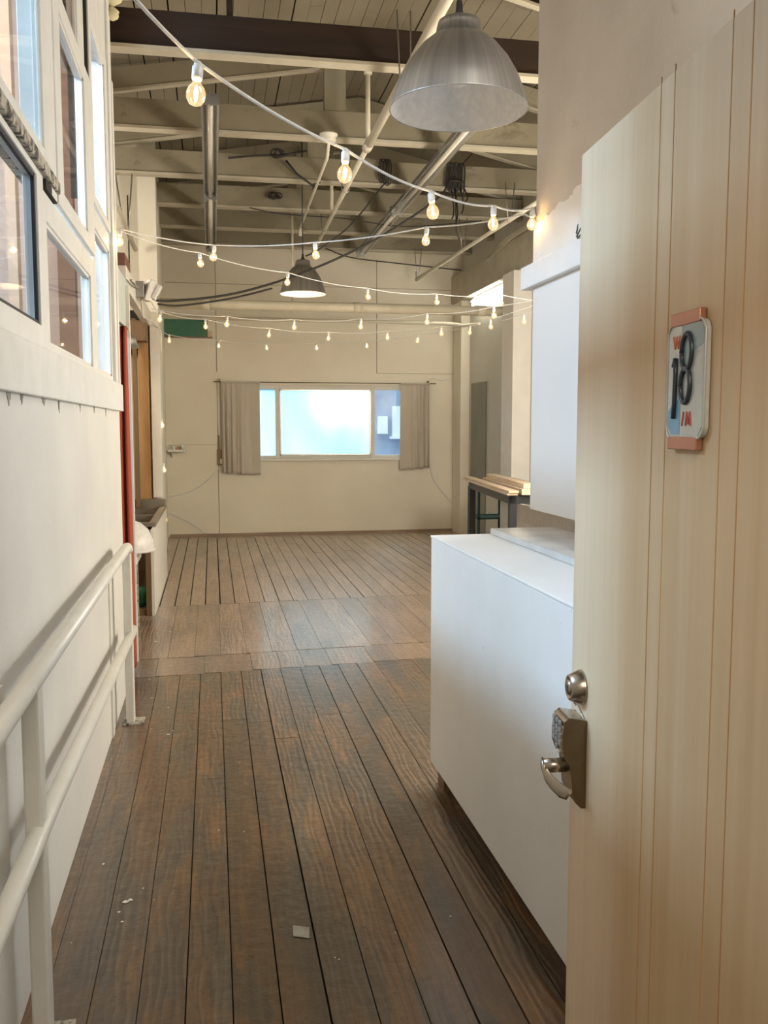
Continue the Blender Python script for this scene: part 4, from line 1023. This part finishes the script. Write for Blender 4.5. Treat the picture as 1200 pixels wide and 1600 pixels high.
string('string of small bulbs arching lowest in the middle in front of the thick pipe', [(-.50, 8.3, 2.62)] + B4 + [(3.3, 7.4, 2.8)], B4, .02, .003)
B5 = [up(p) for p in [(.156, 8.438, 2.45), (.767, 8.566, 2.45), (1.368, 8.399, 2.45), (1.876, 7.913, 2.45), (2.313, 7.366, 2.45)]]
string('string of small bulbs rising to the right just under the pipes', [(-.50, 8.3, 2.56)] + B5 + [(2.9, 6.3, 2.6)], B5, .02, .003)
B6 = [up(p) for p in [(-.477, 11.235, 2.55), (.107, 11.824, 2.55), (.714, 12.045, 2.55), (1.352, 11.926, 2.55), (1.951, 11.527, 2.55), (2.424, 10.695, 2.55), (2.771, 9.657, 2.55), (2.997, 8.574, 2.55)]]
string('farthest string of small bulbs, hanging before the back wall above the window', [(-.55, 10.9, 2.66)] + B6 + [(3.5, 7.4, 2.75)], B6, .02, .003)
B7 = [(-.50, 9.66, 1.62), (-.505, 9.9, 1.15), (-.50, 9.9, .62)]
string('short vertical string of bulbs hanging on the far left wall', [(-.49, 9.78, 2.5), (-.495, 9.78, 2.0)] + B7, B7, 0, .0012)

# ============================================================ BLACK CABLES AND COILS
cord('power_cable', [(-.44, 8.06, 2.60), (-.3, 8.5, 2.66), (.2, 9.0, 2.80), (.75, 8.95, 2.96), (1.3, 8.9, 3.19), (1.75, 8.9, 3.44), (2.25, 9.0, 3.80), (2.42, 9.13, 4.06)], .011, M['black_rubber'], 'thick black cable sagging from the flood light up to the right cable coil')
cord('power_cable', [(-.43, 8.10, 2.575), (-.25, 8.55, 2.625), (.2, 9.04, 2.765), (.6, 9.02, 2.87)], .009, M['black_rubber'], 'second black cable lying against the first beside the flood light')
cord('power_cable', [(1.72, 9.12, 3.93), (1.45, 9.6, 3.62), (1.15, 9.75, 3.40), (1.0, 9.75, 3.32)], .008, M['black_rubber'], 'black cable from the small coil down to the far hanging lamp')
cord('power_cable', [(1.55, 12.46, 3.93), (1.9, 12.46, 3.82), (2.6, 12.46, 3.76), (3.44, 12.46, 3.70)], .008, M['black_rubber'], 'dark cable drooping along the last truss at the back right')
cord('power_cable', [(.45, 10.35, 3.93), (.8, 10.36, 3.88), (1.5, 10.36, 3.86), (2.2, 10.36, 3.80), (3.1, 10.36, 3.90)], .006, M['black_rubber'], 'thin dark cable drooping along the truss above the far lamp')
def coil(x, y, z, w, h, n, label, tail=True, r=.009):
    rg = random.Random(int(x * 100)); mb = MB()
    for k in range(n):
        cx = x + (k - (n - 1) / 2) * w / n; hh = h * (1 + rg.uniform(-.12, .06)); ww = .018 + rg.uniform(0, .01)
        pts = [(cx + ww * math.sin(2 * PI * t / 16) + .004 * math.sin(t), y - .02 + rg.uniform(-.012, .012), z - hh / 2 + hh / 2 * math.cos(2 * PI * t / 16)) for t in range(17)]
        mb.tube(pts, r, 6)
    mb.tube([(x - w * .45, y - .05, z - h * .62), (x, y - .055, z - h * .60), (x + w * .45, y - .05, z - h * .64)], r * 1.1, 6)
    if tail:
        for dx, l in ((-.05, .30), (-.01, .34), (.05, .24), (.09, .12)):
            pts = [(x + dx + .03 * math.sin(PI * t / 8) * (1 if t < 9 else -1), y - .04, z - h * .85 - l * math.sin(PI * t / 16)) for t in range(17)]
            mb.tube(pts, r * .8, 6)
        mb.tube([(x, y - .03, z - h), (x + .01, y - .03, z - h - .38), (x + .05, y - .03, z - h - .46)], r * .8, 6)
    return tag(mb.build('cable_coil', M['black_rubber']), label, 'cable coil')
coil(2.45, 9.14, 4.17, .17, .30, 7, 'large black cable coil hung on a truss, right of the near lamp')
coil(1.73, 9.14, 4.17, .10, .24, 5, 'narrow black cable coil hung on a truss, left of the large coil', False, .007)
def loose(x, y, z, s, label, seed):
    rg = random.Random(seed); mb = MB()
    for k in range(3):
        a = s * rg.uniform(.35, .6); cx = x + rg.uniform(-.06, .06)
        mb.tube([(cx + a * math.cos(2 * PI * t / 14), y - .03 - .01 * k, z + a * .8 * math.sin(2 * PI * t / 14)) for t in range(15)], .008, 6)
    mb.tube([(x - s * .7, y - .05, z - .02), (x, y - .05, z - .03), (x + s * .6, y - .05, z - .01)], .014, 6)
    return mb
m_ = loose(.70, 9.13, 4.16, .12, '', 4); m_.tube([(.75, 9.10, 4.10), (.85, 9.09, 3.98), (1.0, 9.09, 3.88), (1.08, 9.09, 3.91)], .011, 8); m_.tube([(.2, 9.12, 4.10), (.45, 9.1, 4.13), (.7, 9.08, 4.14), (.95, 9.1, 4.20)], .010, 8)
tag(m_.build('cable_coil', M['black_rubber']), 'tangled black cable with a hanging loop on the truss left of the junction box', 'cable coil')
m_ = loose(.72, 10.34, 4.06, .10, '', 9)
tag(m_.build('cable_coil', M['black_rubber']), 'small tangle of dark cable on the truss behind the looped one', 'cable coil')
m_ = MB()
for k in range(5): m_.tube([(.93 + .035 * k, 7.60, 3.95 - .0 * k), (.92 + .02 * k, 7.58, 3.90)], .006, 6)
# light rods hanging left of the loft
rdp = thing('pipe_bracket', 'pale pipe and bracket hanging at the left beside the partition corner', 'bracket', (-.75, 8.0, 3.5))
wpart(MB().tube([(-.86, 9.2, 3.96), (-.79, 9.2, 3.40), (-.75, 9.2, 3.40), (-.70, 9.2, 3.96)], .008, 6), 'hanger', M['steel'], rdp)
wpart(MB().tube([(-.95, 7.2, 3.55), (-.78, 8.5, 3.44), (-.72, 9.6, 3.30)], .024, 10), 'pipe', M['pipe'], rdp)
